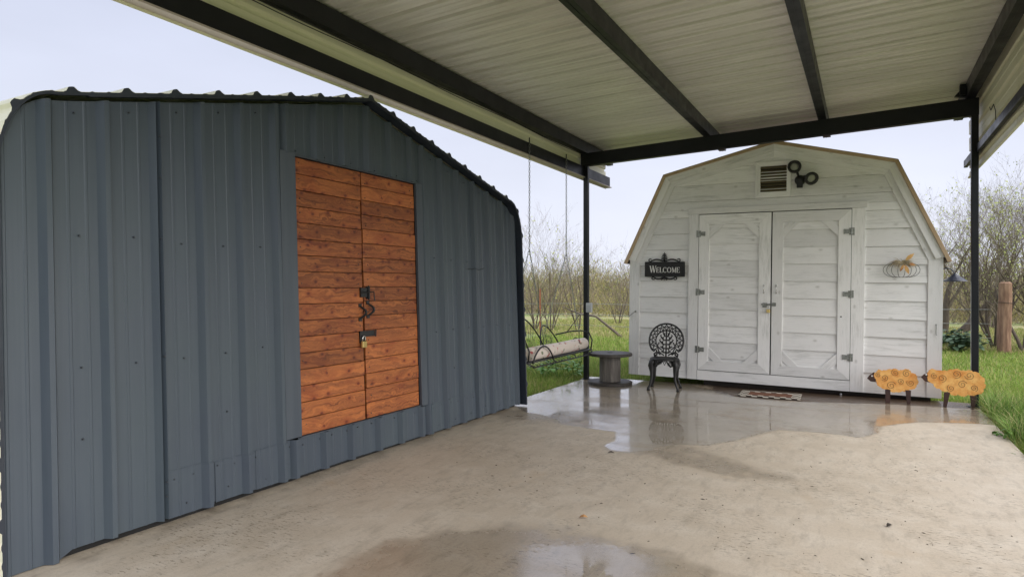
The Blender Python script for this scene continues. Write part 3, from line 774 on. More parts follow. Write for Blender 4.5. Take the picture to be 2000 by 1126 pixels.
# roof
O3 = inset(OUT, -.013); O4 = inset(OUT, -.058)
ext = lambda P: [P[2], P[3], P[4], P[5], P[6]]
a3 = ext(O3); a4 = ext(O4)
d_ = lambda p, q, l: (p[0]+(p[0]-q[0])/math.dist(p, q)*l, p[1]+(p[1]-q[1])/math.dist(p, q)*l)
a3[0] = d_(a3[0], a3[1], .07); a4[0] = d_(a4[0], a4[1], .07); a3[4] = d_(a3[4], a3[3], .07); a4[4] = d_(a4[4], a4[3], .07)
m = MB()
for i in range(4): m.prism([a3[i], a4[i], a4[i+1], a3[i+1]], -.045, 3.7)
m.obj('roof', M['shing'], sh)
for i in range(4):
    m = MB(); m.prism([a3[i], a4[i], a4[i+1], a3[i+1]], -.088, -.047); m.obj('drip_edge', M['tan'], sh, bevel=.003)
# shell sides / back / floor
m = MB(); m.box(.0, .02, .02, 3.6, 0, EV-.02); m.box(W-.02, W, .02, 3.6, 0, EV-.02); m.prism(inset(OUT, .01), 3.58, 3.6); m.box(.02, W-.02, .03, 3.58, 0.0, .03)
m.obj('side_wall', M['whv'], sh)
for q in ((1.12, W-.1, .16, .26, -.105), (1.15, W-.1, 1.9, 2.0, -.14), (.2, W-.2, 3.2, 3.3, -.14)):
    m = MB(); m.box(q[0], q[1], q[2], q[3], q[4], -.003); m.obj('skid', M['skid'], sh)
# door casing
board([(.916, 0), (1.060, 0), (1.060, 2.462), (.916, 2.462)], 'door_casing', y=-.040, mat='whv')
board([(3.086, .0), (3.245, 0), (3.245, 2.462), (3.086, 2.462)], 'door_casing', y=-.040, mat='whv')
board([(.906, 2.464), (3.262, 2.464), (3.262, 2.550), (.906, 2.550)], 'door_head', y=-.048)
board([(1.063, 0), (3.083, 0), (3.083, .140), (1.063, .140)], 'sill_board', y=-.046)
m = MB(); m.box(1.062, 3.084, .002, .013, .141, 2.462); m.obj('door_opening', M['dark'], sh)
# door leaves
for x0, x1, ix0, ix1, lb in ((1.068, 2.072, 1.217, 1.912, 'left leaf'), (2.090, 3.080, 2.232, 2.926, 'right leaf')):
    z0, z1, iz0, iz1 = .150, 2.452, .287, 2.303
    d = MB(); d.box(ix0-.02, ix1+.02, -.008, .0, iz0-.02, iz1+.02); dr = d.obj('door', M['wh'], sh)
    dr['label'] = lb+' of the white double doors'
    region = [(ix0, iz0), (ix1, iz0), (ix1, iz1), (ix0, iz1)]
    ph = .095 if x0 < 2 else .04
    clapboards(region, ix0, ix1, iz0, iz1, dr, ph=ph, y0=-.008, rise=.018)
    Q = dict(parent=dr)
    f = [(x0, z0), (x1, z0), (x1, z1), (x0, z1)]; g = [(ix0, iz0), (ix1, iz0), (ix1, iz1), (ix0, iz1)]
    board([f[0], f[1], g[1], g[0]], 'rail', y=-.042, **Q); board([f[3], g[3], g[2], f[2]][::-1], 'rail', y=-.042, **Q)
    board([f[0], g[0], g[3], f[3]], 'stile', y=-.0425, mat='whv', **Q); board([f[1], f[2], g[2], g[1]], 'stile', y=-.0425, mat='whv', **Q)
    for cx, cz, sx, sz in ((ix0, iz1, 1, -1), (ix1, iz1, -1, -1), (ix0, iz0, 1, 1), (ix1, iz0, -1, 1)):
        l0, l1 = .075, .215
        board([(cx+sx*l0, cz), (cx+sx*l1, cz), (cx, cz+sz*l1), (cx, cz+sz*l0)], 'corner_brace', y=-.036, yb=-.026, rot=-sx*sz*math.pi/4, **Q)
    hx = 1.988 if x0 < 2 else 2.152
    h = MB(); h.tube([(hx, -.044, 1.31), (hx, -.075, 1.325), (hx, -.080, 1.36), (hx, -.075, 1.395), (hx, -.044, 1.41)], .006, 6); h.lathe([(.014, 0), (.014, .006), (.008, .01)], 8, (hx, -.042, 1.41), 'y'); h.lathe([(.014, 0), (.014, .006), (.008, .01)], 8, (hx, -.042, 1.31), 'y')
    h.obj('handle', M['chrome'], dr, smooth=True)
    for hz in ((2.17, 1.303, .451) if x0 < 2 else (2.15, 1.307, .457)):
        s_ = 1 if x0 < 2 else -1; ex = 1.064 if x0 < 2 else 3.083
        h = MB(); h.tube([(ex, -.052, hz-.05), (ex, -.052, hz+.05)], .009, 8)
        X_ = lambda a: ex+s_*a
        h.prism([(X_(-.035), hz-.05), (X_(-.006), hz-.05), (X_(-.006), hz+.05), (X_(-.035), hz+.05)][::s_], -.046, -.041)
        h.prism([(X_(.006), hz-.045), (X_(.03), hz-.045), (X_(.035), hz-.028), (X_(.095), hz-.034), (X_(.095), hz+.034), (X_(.035), hz+.028), (X_(.03), hz+.045), (X_(.006), hz+.045)][::s_], -.050, -.043)
        for qx, qz in ((.02, .03), (.02, -.03), (.06, 0), (.085, .02), (.085, -.02)): h.lathe([(.004, 0), (.004, .003)], 6, (X_(qx), -.050, hz+qz), 'y')
        h.obj('hinge', M['zinc'], dr)
h = MB(); h.box(1.955, 2.105, -.056, -.050, 1.13, 1.155); h.box(1.97, 2.03, -.053, -.043, 1.10, 1.165); h.box(2.10, 2.15, -.053, -.043, 1.12, 1.17); h.tube([(2.02, -.07, 1.13), (2.06, -.075, 1.14), (2.10, -.07, 1.145)], .007, 6); h.obj('hasp', M['zinc'], sh)
h = MB(); h.tube([(.10, -.035, .985), (.10, -.05, .985), (.085, -.055, .975), (-.005, -.06, .90)], .006, 6); h.lathe([(.015, 0), (.015, .005)], 8, (.10, -.035, .985), 'y'); h.obj('hook_latch', M['zinc'], sh)
h = MB(); h.tube([(4.05, -.034, .93), (4.05, -.05, .93), (4.05, -.05, .81), (4.06, -.05, .80)], .004, 6); h.lathe([(.009, 0), (.009, .005)], 8, (4.05, -.034, .935), 'y'); h.obj('hook', M['zinc'], sh)
h = MB(); h.lathe([(.014, 0), (.014, .02), (.009, .022)], 12, (2.98, .02, -.055), 'y'); h.obj('pipe_end', M['chrome'], sh)
h = MB(); h.lathe([(.010, 0), (.010, .004)], 8, (2.97, -.042, 1.0), 'y'); h.obj('knot_hole', M['dark'], sh)
# vent
VT = MB(); vo = (1.847, 2.661, 2.322, 3.166); vi = (1.920, 2.738, 2.266, 3.106)
vent = VT.box(vi[0], vi[2], -.012, -.008, vi[1], vi[3]).obj('vent', M['dark'], sh)
board([(vo[0], vo[1]), (vo[2], vo[1]), (vi[2], vi[1]), (vi[0], vi[1])], 'frame', y=-.050, yb=-.01, parent=vent)
board([(vi[0], vi[3]), (vi[2], vi[3]), (vo[2], vo[3]), (vo[0], vo[3])], 'frame', y=-.050, yb=-.01, parent=vent)
board([(vo[0], vo[1]), (vi[0], vi[1]), (vi[0], vi[3]), (vo[0], vo[3])], 'frame', y=-.0505, yb=-.01, mat='whv', parent=vent)
board([(vi[2], vi[1]), (vo[2], vo[1]), (vo[2], vo[3]), (vi[2], vi[3])], 'frame', y=-.0505, yb=-.01, mat='whv', parent=vent)
for k in range(9):
    z = vi[1]+.02+k*.0405
    m = MB(); m.add([(vi[0], -.042, z-.012), (vi[2], -.042, z-.012), (vi[2], -.014, z+.018), (vi[0], -.014, z+.018), (vi[0], -.040, z-.015), (vi[2], -.040, z-.015), (vi[2], -.012, z+.015), (vi[0], -.012, z+.015)], [(0, 1, 2, 3), (7, 6, 5, 4), (0, 4, 5, 1), (2, 6, 7, 3), (0, 3, 7, 4), (1, 5, 6, 2)])
    m.obj('slat', M['louvre'], vent)
def shw(s_, t, y=0): # shed local -> world
    return (SH0[0]+s_+t*RL, SH0[1]+y, SH0[2]+t-s_*RL)
padlock(shw(2.05, 1.075, -.07), R(12), 1.1, 'small brass padlock hanging open on the white shed door hasp')

# floodlight
fl = empty('floodlight', shw(2.44, 2.83, -.035), (0, RL, 0), 'dark twin head floodlight beside the gable vent of the white shed', 'floodlight')
m = MB(); m.lathe([(.066, 0), (.072, .02), (.062, .05), (.03, .065)], 16, (0, 0, .045), 'y'); m.obj('mount', M['iron'], fl, smooth=True)
m = MB(); m.box(-.04, .035, -.06, -.005, -.06, .02); m.box(-.035, .03, -.068, -.06, -.05, -.03); m.obj('motion_sensor', M['iron'], fl, bevel=.006)
for hx, hz, dx, dy, dz in ((-.065, .215, 0.05, -1, .12), (.145, .05, .50, -1, -.55)):
    c = Vector((hx, -.12, hz)); dv = Vector((dx, dy, dz)).normalized(); Q = dv.to_track_quat('Z', 'Y').to_matrix().to_4x4(); Q.translation = c
    m = MB(); m.lathe([(.028, -.11), (.045, -.07), (.065, -.03), (.088, 0), (.090, .03), (.058, .03), (.052, .005), (.0, -.005)], 20); m.tf(Q); k = len(m.v)
    m.tube([(0, -.04, .05), tuple((Vector((0, -.04, .05))+c-dv*.11)/2+Vector((0, -.0, .02))), tuple(c-dv*.09)], .016, 8); o = m.obj('lamp_head', M['iron'], fl, smooth=True)
    m = MB(); m.lathe([(.056, .004), (.053, .012), (.03, .018), (.001, .02)], 20); m.tf(Q); m.obj('lens', M['lens'], o, smooth=True)

# WELCOME sign
sg = empty('welcome_sign', shw(.25, 1.53, -.030), (0, RL, 0), 'black WELCOME sign with iron scrollwork on the white shed above the garden chair', 'sign')
m = MB(); m.box(0, .615, -.030, -.004, 0, .228); m.obj('board', M['iron'], sg, bevel=.006)
m = MB(); m.box(.0, .615, -.038, -.031, 0, .016); m.box(.0, .615, -.038, -.031, .212, .228); m.box(0, .016, -.038, -.031, .016, .212); m.box(.599, .615, -.038, -.031, .016, .212); m.obj('raised_border', M['iron'], sg, bevel=.003)
def seg(m, x0, z0, x1, z1, wd):
    a = Vector((x0, z0)); b = Vector((x1, z1)); t = (b-a).normalized(); n_ = Vector((-t.y, t.x))*wd/2
    m.prism([tuple(a-n_), tuple(b-n_), tuple(b+n_), tuple(a+n_)], -.0365, -.031)
def serif(m, x, z, w_=.30): seg(m, x-w_/2, z, x+w_/2, z, .05)
LET = {
 'W': (1.25, [(.12, 1, .38, 0, .15), (.38, 0, .62, .95, .06), (.62, .95, .86, 0, .15), (.86, 0, 1.13, 1, .06)], [(.12, .98, .28), (.60, .98, .28), (1.13, .98, .26)]),
 'E': (.80, [(.18, 0, .18, 1, .15), (.10, .03, .70, .03, .06), (.10, .97, .66, .97, .06), (.2, .52, .55, .52, .05), (.69, 0, .69, .24, .05), (.65, .78, .65, 1, .05), (.55, .42, .55, .62, .05)], []),
 'L': (.76, [(.18, 0, .18, 1, .15), (.10, .03, .68, .03, .06), (.67, 0, .67, .26, .05)], [(.18, .98, .32)]),
 'M': (1.15, [(.18, 0, .18, 1, .06), (.2, 1, .56, .08, .15), (.56, .08, .92, 1, .06), (.94, 0, .94, 1, .15)], [(.18, .02, .26), (.94, .02, .30), (.14, .98, .2), (.98, .98, .2)]),
}
xx = .075
for i, ch in enumerate('WELCOME'):
    hh = .105 if i == 0 else .082; zb = .062
    m = MB()
    if ch in LET:
        wd, segs, sers = LET[ch]; wd *= .93
        for a in segs: seg(m, xx+a[0]*hh*.82, zb+a[1]*hh, xx+a[2]*hh*.82, zb+a[3]*hh, a[4]*hh)
        for x_, z_, l_ in sers: seg(m, xx+(x_-l_/2)*hh*.82, zb+z_*hh, xx+(x_+l_/2)*hh*.82, zb+z_*hh, .05*hh)
    else:
        wd = 1.0; n_ = 20; rng_ = [(.25*math.pi+k/n_*(1.5*math.pi)) for k in range(n_+1)] if ch == 'C' else [k/n_*2*math.pi for k in range(n_+1)]
        for a, b in zip(rng_[:-1], rng_[1:]):
            th = .05+.10*abs(math.cos((a+b)/2))
            seg(m, xx+(.5+.40*math.cos(a))*hh*.82, zb+(.5+.47*math.sin(a))*hh, xx+(.5+.40*math.cos(b))*hh*.82, zb+(.5+.47*math.sin(b))*hh, th*hh)
        if ch == 'C': seg(m, xx+.78*hh*.82, zb+.7*hh, xx+.78*hh*.82, zb+.97*hh, .06*hh); wd = .92
    m.obj('letter', M['white'], sg); xx += wd*hh*.82+.003
def scroll(cx, cz, s_, up, m, L=.2):
    pts = []
    for t in np.linspace(0, 1, 16): pts.append((cx+s_*(.02+L*t), -.017, cz+up*(.004+.035*math.sin(t*math.pi*.95)-.012*t)))
    ex, ez = pts[-1][0], pts[-1][2]
    for t in np.linspace(0, 1.35*math.pi, 9): pts.append((ex+s_*.022*math.sin(t), -.017, ez+up*(.022-.022*math.cos(t))))
    m.tube(pts, [.012-.007*abs(t-.35) for t in np.linspace(0, 1, len(pts))], 6)
m = MB(); scroll(.3, .232, 1, 1, m); scroll(.3, .232, -1, 1, m)
m.tube([(.3, -.017, .225), (.3, -.017, .34), (.3, -.017, .375)], [.016, .012, .003], 6)
for k, (z, l) in enumerate(((.26, .05), (.285, .045), (.31, .036), (.332, .024))):
    for s_ in (1, -1): m.tube([(.3, -.017, z), (.3+s_*l*.7, -.017, z+.008), (.3+s_*l, -.017, z+.022)], [.011, .010, .003], 6)
m.obj('scrollwork', M['iron'], sg, smooth=True)
m = MB(); scroll(.3, -.004, 1, -1, m, .15); scroll(.3, -.004, -1, -1, m, .15)
for s_ in (1, -1): m.tube([(.3, -.017, -.01), (.3+s_*.04, -.017, -.045), (.3+s_*.07, -.017, -.03)], [.013, .012, .004], 6)
m.tube([(.3, -.017, 0), (.3, -.017, -.06)], [.016, .004], 6); m.obj('scrollwork', M['iron'], sg, smooth=True)

# wire pumpkin decoration
pk = empty('wire_pumpkin', shw(3.66, 1.53, -.06), (0, RL, 0), 'wire pumpkin with straw bow and autumn leaves on the right of the white shed front', 'decoration')
m = MB()
for k, wdd in enumerate((.205, .165, .11, .04)):
    for s_ in ((1, -1) if wdd > 0 else (1,)):
        pts = []
        for t in np.linspace(-math.pi/2, math.pi/2, 14):
            pts.append((s_*wdd*math.cos(t)**.6+0, -.035*math.cos(t)*(1-wdd*3)-.004, .10+.095*math.sin(t)))
        m.tube(pts, .0028, 5)
m.obj('wire_frame', M['iron'], pk, smooth=True)
m = MB()
for k in range(90):
    a = random.uniform(-.9, 1.1) if k % 2 else random.uniform(math.pi-1.1, math.pi+1.6); L = random.uniform(.08, .17)
    x0, z0 = random.uniform(-.02, .03), .185+random.uniform(-.012, .02)
    dx, dz = math.cos(a)*L, math.sin(a)*L*.45
    m.tube([(x0, -.05, z0), (x0+dx*.6, -.065+random.uniform(-.01, .01), z0+dz*.5+.015), (x0+dx, -.055+random.uniform(-.015, .015), z0+dz-.03*random.random())], [.0028, .0028, .001], 4)
m.obj('straw_bow', M['straw'], pk)
for (x, z, an, L, wd) in ((.06, .24, .75, .13, .05), (.045, .14, -1.2, .13, .045), (.085, .18, -.3, .10, .035), (.015, .15, -2.0, .10, .035)):
    ca, sa = math.cos(an), math.sin(an); P = []
    for t, w_ in ((0, .1), (.2, .7), (.45, 1), (.7, .75), (1, 0)):
        for s_ in (1, -1): P.append((x+ca*L*(t-.2)-sa*wd*w_*s_*.5, -.07-.012*math.sin(t*3)+.006*abs(s_), z+sa*L*(t-.2)+ca*wd*w_*s_*.5))
    m = MB(); m.add(P, [(2*i, 2*i+1, 2*i+3, 2*i+2) for i in range(4)]); o = m.obj('leaf', M['leafy'], pk); q = o.modifiers.new('t', 'SOLIDIFY'); q.thickness = .002
# gooseneck lamp on the side wall
gl_ = empty('wall_lamp', (SH0[0]+W+.03, 9.97, 1.70), label='dark gooseneck barn lamp sticking out of the right side of the white shed', cat='lamp')
m = MB(); m.tube([(-.005, 0, .0), (.04, 0, .012), (.085, 0, .0), (.118, 0, -.035), (.128, 0, -.07)], .008, 8); m.lathe([(.035, -.008), (.035, .0)], 14, (0, 0, 0), 'x'); m.obj('arm', M['lampblue'], gl_, smooth=True)
m = MB(); m.lathe([(.018, -.06), (.024, -.075), (.045, -.085), (.052, -.098), (.075, -.108), (.085, -.118), (.125, -.145), (.142, -.160), (.140, -.162), (.08, -.125), (.001, -.11)], 28, (.128, 0, 0)); m.obj('shade', M['lampblue'], gl_, smooth=True)
m = MB(); m.lathe([(.001, -.165), (.022, -.155), (.025, -.14), (.015, -.115)], 14, (.128, 0, 0)); m.obj('bulb', M['lens'], gl_, smooth=True)

# ------------------------------------------------------------------ garden chair
gc = empty('garden_chair', (-2.55, 9.30, 0), (0, 0, R(8)), 'black cast iron garden chair with round pierced back under the WELCOME sign', 'chair')
cz = .685; RO = .245
def bk(x, z, y=0): return (x, .06+(z-.45)*.18+y, z)
m = MB()
arc = [bk(RO*math.sin(t), cz+RO*math.cos(t)) for t in np.linspace(-2.15, 2.15, 30)]
m.tube(arc, .014, 8)
for s_ in (1, -1):
    e_ = arc[-1] if s_ > 0 else arc[0]
    m.tube([e_, bk(s_*.175, cz-.155), bk(s_*.15, cz-.125), bk(s_*.135, cz-.16), bk(s_*.13, cz-.20), bk(s_*.155, cz-.225)], [.014, .016, .012, .012, .013, .012], 7)
back = m.obj('backrest', M['iron'], gc, smooth=True)
m = MB(); ri = .150
m.tube([bk(ri*math.sin(t), cz+ri*math.cos(t)*.98) for t in np.linspace(-2.7, 2.7, 26)], .010, 6)
for k in range(15):
    t0 = -2.15+4.3*k/14
    for dr_ in (.11, -.11):
        t1 = t0+dr_; m.tube([bk(ri*math.sin(t0), cz+ri*math.cos(t0)), bk(.198*math.sin((t0+t1)/2+dr_*.8), cz+.198*math.cos((t0+t1)/2+dr_*.8)), bk((RO-.004)*math.sin(t0-dr_*.4), cz+(RO-.004)*math.cos(t0-dr_*.4))], .0075, 5)
m.tube([bk(.198*math.sin(t), cz+.198*math.cos(t)) for t in np.linspace(-2.1, 2.1, 26)], .006, 5)
m.obj('pierced_rim', M['iron'], back, smooth=True)
m = MB(); m.tube([bk(0, .45), bk(0, cz+ri)], .012, 6)
for s_ in (1, -1):
    for zc, rr_, up_ in ((.775, .05, .03), (.72, .085, .04), (.66, .10, .035), (.60, .09, -.01), (.54, .075, -.02)):
        m.tube([bk(0, zc-.03), bk(s_*rr_*.45, zc-.028), bk(s_*rr_*.85, zc+up_*.4), bk(s_*rr_, zc+up_), bk(s_*rr_*.75, zc+up_+.012)], [.010, .013, .012, .009, .005], 5)
        m.tube([bk(s_*rr_*.5, zc-.02), bk(s_*rr_*.55, zc+.01), bk(s_*rr_*.4, zc+.022)], [.008, .011, .004], 5)
    m.tube([bk(s_*.03, .47), bk(s_*.10, .52), bk(s_*.13, .60), bk(s_*.10, .66)], .01, 6)
    m.tube([bk(s_*.16, .45), bk(s_*.17, .49), bk(s_*.13, .52), bk(s_*.08, .48)], .014, 6)
m.obj('fretwork', M['iron'], back, smooth=True)
m = MB(); m.lathe([(.001, .455), (.19, .455), (.205, .445), (.205, .43), (.19, .425), (.001, .425)], 24, (0, -.10, 0)); m.obj('seat', M['iron'], gc, smooth=False)
m = MB()
for k in range(24):
    a = 2*math.pi*k/24; r0 = .195
    dep = .045+.03*abs(math.sin(a*2+.6))
    m.tube([(r0*math.cos(a), -.10+r0*math.sin(a), .43), (r0*math.cos(a+.13), -.10+r0*math.sin(a+.13), .43-dep), (r0*math.cos(a+.26), -.10+r0*math.sin(a+.26), .43)], .008, 5)
m.obj('apron', M['iron'], gc, smooth=True)
for sx in (1, -1):
    for yy, dy in ((-.23, -.035), (.04, .05)):
        m = MB(); x0 = sx*.145
        m.tube([(x0*.75, yy+.02, .44), (x0*1.1, yy, .40), (x0*1.2, yy, .35), (x0*1.12, yy, .27), (x0*1.12, yy+dy*.2, .16), (x0*1.28, yy+dy*.7, .07), (x0*1.42, yy+dy, .03), (x0*1.40, yy+dy, .0)], [.03, .045, .042, .028, .019, .016, .019, .026], 8)
        m.tube([(x0*.35, yy+.02, .40), (x0*.7, yy, .34), (x0*1.0, yy, .36)], [.012, .014, .012], 6)
        m.obj('leg', M['iron'], gc, smooth=True)

# ------------------------------------------------------------------ cable spool table
st = empty('spool_table', (-3.41, 9.33, 0), label='small wooden cable spool used as a table beside the left carport post', cat='table')
m = MB(); m.lathe([(.001, .475), (.325, .475), (.335, .468), (.335, .436), (.325, .43), (.001, .43)], 40); m.obj('tabletop', M['darkwood'], st)
m = MB(); m.lathe([(.001, .047), (.325, .047), (.335, .04), (.335, .006), (.325, .0), (.001, .0)], 40); m.obj('lower_flange', M['darkwood'], st)
for k in range(16):
    a0 = 2*math.pi*k/16+.012; a1 = 2*math.pi*(k+1)/16-.012; r0, r1 = .135, .160+random.uniform(-.003, .003)
    P = [(r*math.cos(a), r*math.sin(a)) for r, a in ((r1, a0), (r1, (a0+a1)/2), (r1, a1), (r0, a1), (r0, a0))]
    m = MB(); m.add([(x, y, z) for z in (.048, .429) for x, y in P], [(0, 1, 2, 3, 4), (9, 8, 7, 6, 5)]+[(i, i+5, (i+1) % 5+5, (i+1) % 5) for i in range(5)]); m.obj('stave', M['greywood'], st)
m = MB(); m.lathe([(.04, .476), (.04, .479), (.001, .479)], 16); m.obj('hub_hole', M['dark'], st)

# ------------------------------------------------------------------ doormat
dm = MB(); dm.box(-.385, .385, -.245, .245, .0, .012); o = dm.obj('doormat', M['mat'], None, bevel=.004); o.location = (-1.13, 9.33, .006); o.rotation_euler = (0, 0, R(2))
tag(o, 'brown and white buffalo check doormat lying in front of the white shed doors', 'doormat')

# ------------------------------------------------------------------ sheep
def sheep(loc, rz, label, sx, blobs, spirals, legs, head):
    e_ = empty('sheep_cutout', loc, (0, 0, rz), label, 'yard ornament', 'flat sheep ornaments by the white shed')
    # outline = union of circles, sampled radially in strips via polar max
    cx = sum(b[0]*b[2] for b in blobs)/sum(b[2] for b in blobs); cz_ = sum(b[1]*b[2] for b in blobs)/sum(b[2] for b in blobs)
    pts = []
    for k in range(180):
        a = 2*math.pi*k/180; best = .02
        for bx, bz, br in blobs:
            dx, dz = bx-cx, bz-cz_; pr_ = dx*math.cos(a)+dz*math.sin(a); q = dx*math.sin(a)-dz*math.cos(a)
            if abs(q) < br: best = max(best, pr_+math.sqrt(br*br-q*q))
        best += .0035*math.sin(a*46+sx*3)
        pts.append((cx+best*math.cos(a), cz_+best*math.sin(a)))
    m = MB(); m.prism(pts, -.008, .008); body = m.obj('body', M['sheep'], e_)
    m = MB(); m.prism(head, -.007, .007); hd = m.obj('head', M['brownpaint'], e_, bevel=.003)
    ex, ez = head[0][0]+.055, head[0][1]+.035
    m = MB(); m.lathe([(.010, 0), (.008, .003)], 10, (ex, -.007, ez), 'y'); m.obj('eye', M['white'], hd)
    for x0, x1, x2, x3, zt_, in legs:
        m = MB(); m.prism([(x0, zt_), (x2, 0), (x3, 0), (x1, zt_)], -.019, -.009); m.obj('leg', M['brownpaint'], e_, bevel=.002)
        m = MB(); m.prism([(x0+.01, zt_), (x2+.006, 0), (x3-.006, 0), (x1-.01, zt_)], .009, .016); m.tf(Matrix.Translation((0, 0, 0))); m.obj('leg', M['brownpaint'], e_)
    for x, z, r_ in spirals:
        m = MB(); tt = np.linspace(.0, 1, 26)
        m.tube([(x+(r_*(.15+.85*t))*math.cos(-3.3*math.pi*t+x*40), -.010, z+(r_*(.15+.85*t))*math.sin(-3.3*math.pi*t+x*40)) for t in tt], .0021, 4); m.obj('wool_curl', M['spiral'], e_)
# coordinates from the ornament's own nose, metres
k1 = .0056/6.25; q1 = .0066/6.25
def cv(x, y, x0, y0): return ((x-x0)*k1, (y0-y)*q1)
def mk(x0, y0, blobs, spirals, legs, head, loc, rz, label, sx):
    B_ = [(*cv(x, y, x0, y0), r*.00098) for x, y, r in blobs]
    S_ = [(*cv(x, y, x0, y0), r*.00092) for x, y, r in spirals]
    L_ = [(*[(v-x0)*k1 for v in l[:4]], (y0-l[4])*q1) for l in legs]
    H_ = [cv(x, y, x0, y0) for x, y in head]
    sheep(loc, rz, label, sx, B_, S_, L_, H_)
mk(275, 670, [(420, 350, 55), (450, 400, 60), (500, 330, 55), (560, 310, 50), (620, 305, 52), (700, 310, 45), (760, 305, 55), (830, 350, 55), (850, 400, 50), (820, 440, 58), (740, 470, 60), (660, 480, 62), (600, 480, 66), (500, 450, 65), (450, 440, 50), (430, 300, 28), (600, 400, 120), (740, 400, 110)],
   [(495, 370, 46), (625, 305, 48), (760, 308, 50), (685, 405, 44), (575, 460, 58), (810, 418, 48), (415, 340, 36)],
   [(498, 565, 500, 560, 510), (745, 815, 765, 805, 505)],
   [(275, 390), (300, 355), (355, 312), (400, 315), (400, 430), (320, 425)], (.02, 9.47, 0), R(4), 'smaller orange sheep cutout with spiral curls, further from the carport post', 1)
mk(920, 725, [(1060, 350, 60), (1060, 400, 60), (1130, 350, 55), (1200, 345, 50), (1270, 330, 50), (1330, 325, 55), (1400, 335, 50), (1470, 330, 52), (1540, 345, 50), (1590, 390, 50), (1600, 450, 48), (1570, 500, 55), (1500, 520, 60), (1400, 530, 62), (1300, 525, 62), (1200, 490, 60), (1130, 460, 60), (1300, 420, 110), (1450, 420, 110), (1050, 310, 26)],
   [(1165, 390, 52), (1330, 335, 55), (1475, 345, 55), (1395, 450, 52), (1265, 500, 46), (1525, 485, 44), (1075, 370, 40)],
   [(1185, 1255, 1175, 1215, 550), (1475, 1555, 1495, 1525, 570)],
   [(920, 390), (950, 360), (1010, 325), (1035, 330), (1035, 450), (970, 440)], (.605, 9.45, 0), R(2), 'larger orange sheep cutout with spiral curls standing next to the right carport post', 2)

# ------------------------------------------------------------------ porch swing
SWX = -3.98
sw = empty('porch_swing', (SWX, 8.25, .5), label='black wire porch swing with arched back hanging on chains from the carport side', cat='swing')
def so_(m, name, mat='iron', **k):
    for i, p in enumerate(m.v): m.v[i] = (p[0]-SWX, p[1]-8.25, p[2]-.5)
    return m.obj(name, M[mat], sw, **k)
ya, yb = 7.15, 9.30; xf, xbk = -3.70, -4.22
m = MB()
m.tube([(xf, ya, .515), (xf, yb, .515)], .013, 8); m.tube([(xf+.045, ya+.1, .455), (xf+.045, yb-.1, .455)], .010, 6); m.tube([(xbk, ya, .50), (xbk, yb, .50)], .013, 8)
for y in (ya, 7.9, 8.6, yb): m.tube([(xf+.045, y if ya < y < yb else y+(.1 if y == ya else -.1), .455), (xf, y, .515), (-3.95, y, .49), (xbk, y, .50)], .010, 6)
so_(m, 'seat_frame', smooth=True)
m = MB(); n_ = 46
for k in range(n_):
    y = ya+(yb-ya)*k/(n_-1); s_ = .022 if k % 2 else -.022
    m.tube([(xf+.043, y-s_+0, .458), (xf, y+s_, .513), (-3.95, y-s_, .485), (xbk, y+s_, .50)], .0035, 4)
for x, z in ((-3.80, .50), (-3.9, .49), (-4.0, .488), (-4.1, .494)): m.tube([(x, ya, z), (x, yb, z)], .003, 4)
so_(m, 'seat_mesh')
m = MB()
def hoop(y0, y1, zb_, h, x0, x1, r=.011, n=18, p=1):
    m.tube([(x0+(x1-x0)*math.sin(math.pi*t), y0+(y1-y0)*t, zb_+h*math.sin(math.pi*t)**.75) for t in np.linspace(0, 1, n)], r, 7)
hoop(7.15, 7.95, .50, .42, xbk, xbk-.13); hoop(7.75, 8.75, .50, .52, xbk, xbk-.15); hoop(8.60, 9.30, .50, .38, xbk, xbk-.13)
so_(m, 'backrest', smooth=True)
m = MB()
for yc, hh_, wd in ((7.55, .36, .36), (8.25, .46, .44), (8.95, .32, .31)):
    for k in range(11):
        a = -1.25+2.5*k/10; m.tube([(xbk, yc+.03*math.sin(a), .50), (xbk-.10, yc+wd*math.sin(a), .50+hh_*math.cos(a)*.95+.02)], .003, 4)
    for q in (.45, .7): m.tube([(xbk-.10*q, yc+wd*q*math.sin(a), .50+hh_*q*math.cos(a)) for a in np.linspace(-1.4, 1.4, 12)], .003, 4)
so_(m, 'fan_wires')
for y in (ya+.02, yb-.02):
    m = MB(); m.tube([(xf, y, .515), (xf+.02, y, .66), (xf-.03, y, .77), (-3.86, y, .80), (-4.05, y, .78), (xbk-.08, y, .72)], .011, 7)
    m.tube([(-3.80, y, .50), (-3.84, y, .62), (-3.95, y, .69), (-4.05, y, .62), (-4.08, y, .50)], .008, 6); so_(m, 'armrest', smooth=True)
m = MB(); m.tube([(xf+.03, 7.25+.62*t, .50+.20*math.sin(math.pi*min(1, t*1.02))**.7) for t in np.linspace(0, 1, 16)], .011, 7); so_(m, 'front_hoop', smooth=True)
def chain(p0, p1, nm='chain'):
    a, b = Vector(p0), Vector(p1); L = (b-a).length; n_ = max(2, int(L/.034)); m = MB(); t = (b-a).normalized(); s_ = t.orthogonal().normalized(); u_ = t.cross(s_)
    for k in range(n_):
        c = a+(b-a)*(k+.5)/n_; d1 = s_ if k % 2 else u_
        m.tube([tuple(c+t*.023*math.cos(q)+d1*.0105*math.sin(q)) for q in np.linspace(0, 2*math.pi, 9)[:-1]], .0033, 4, closed=True)
    so_(m, nm, 'zinc')
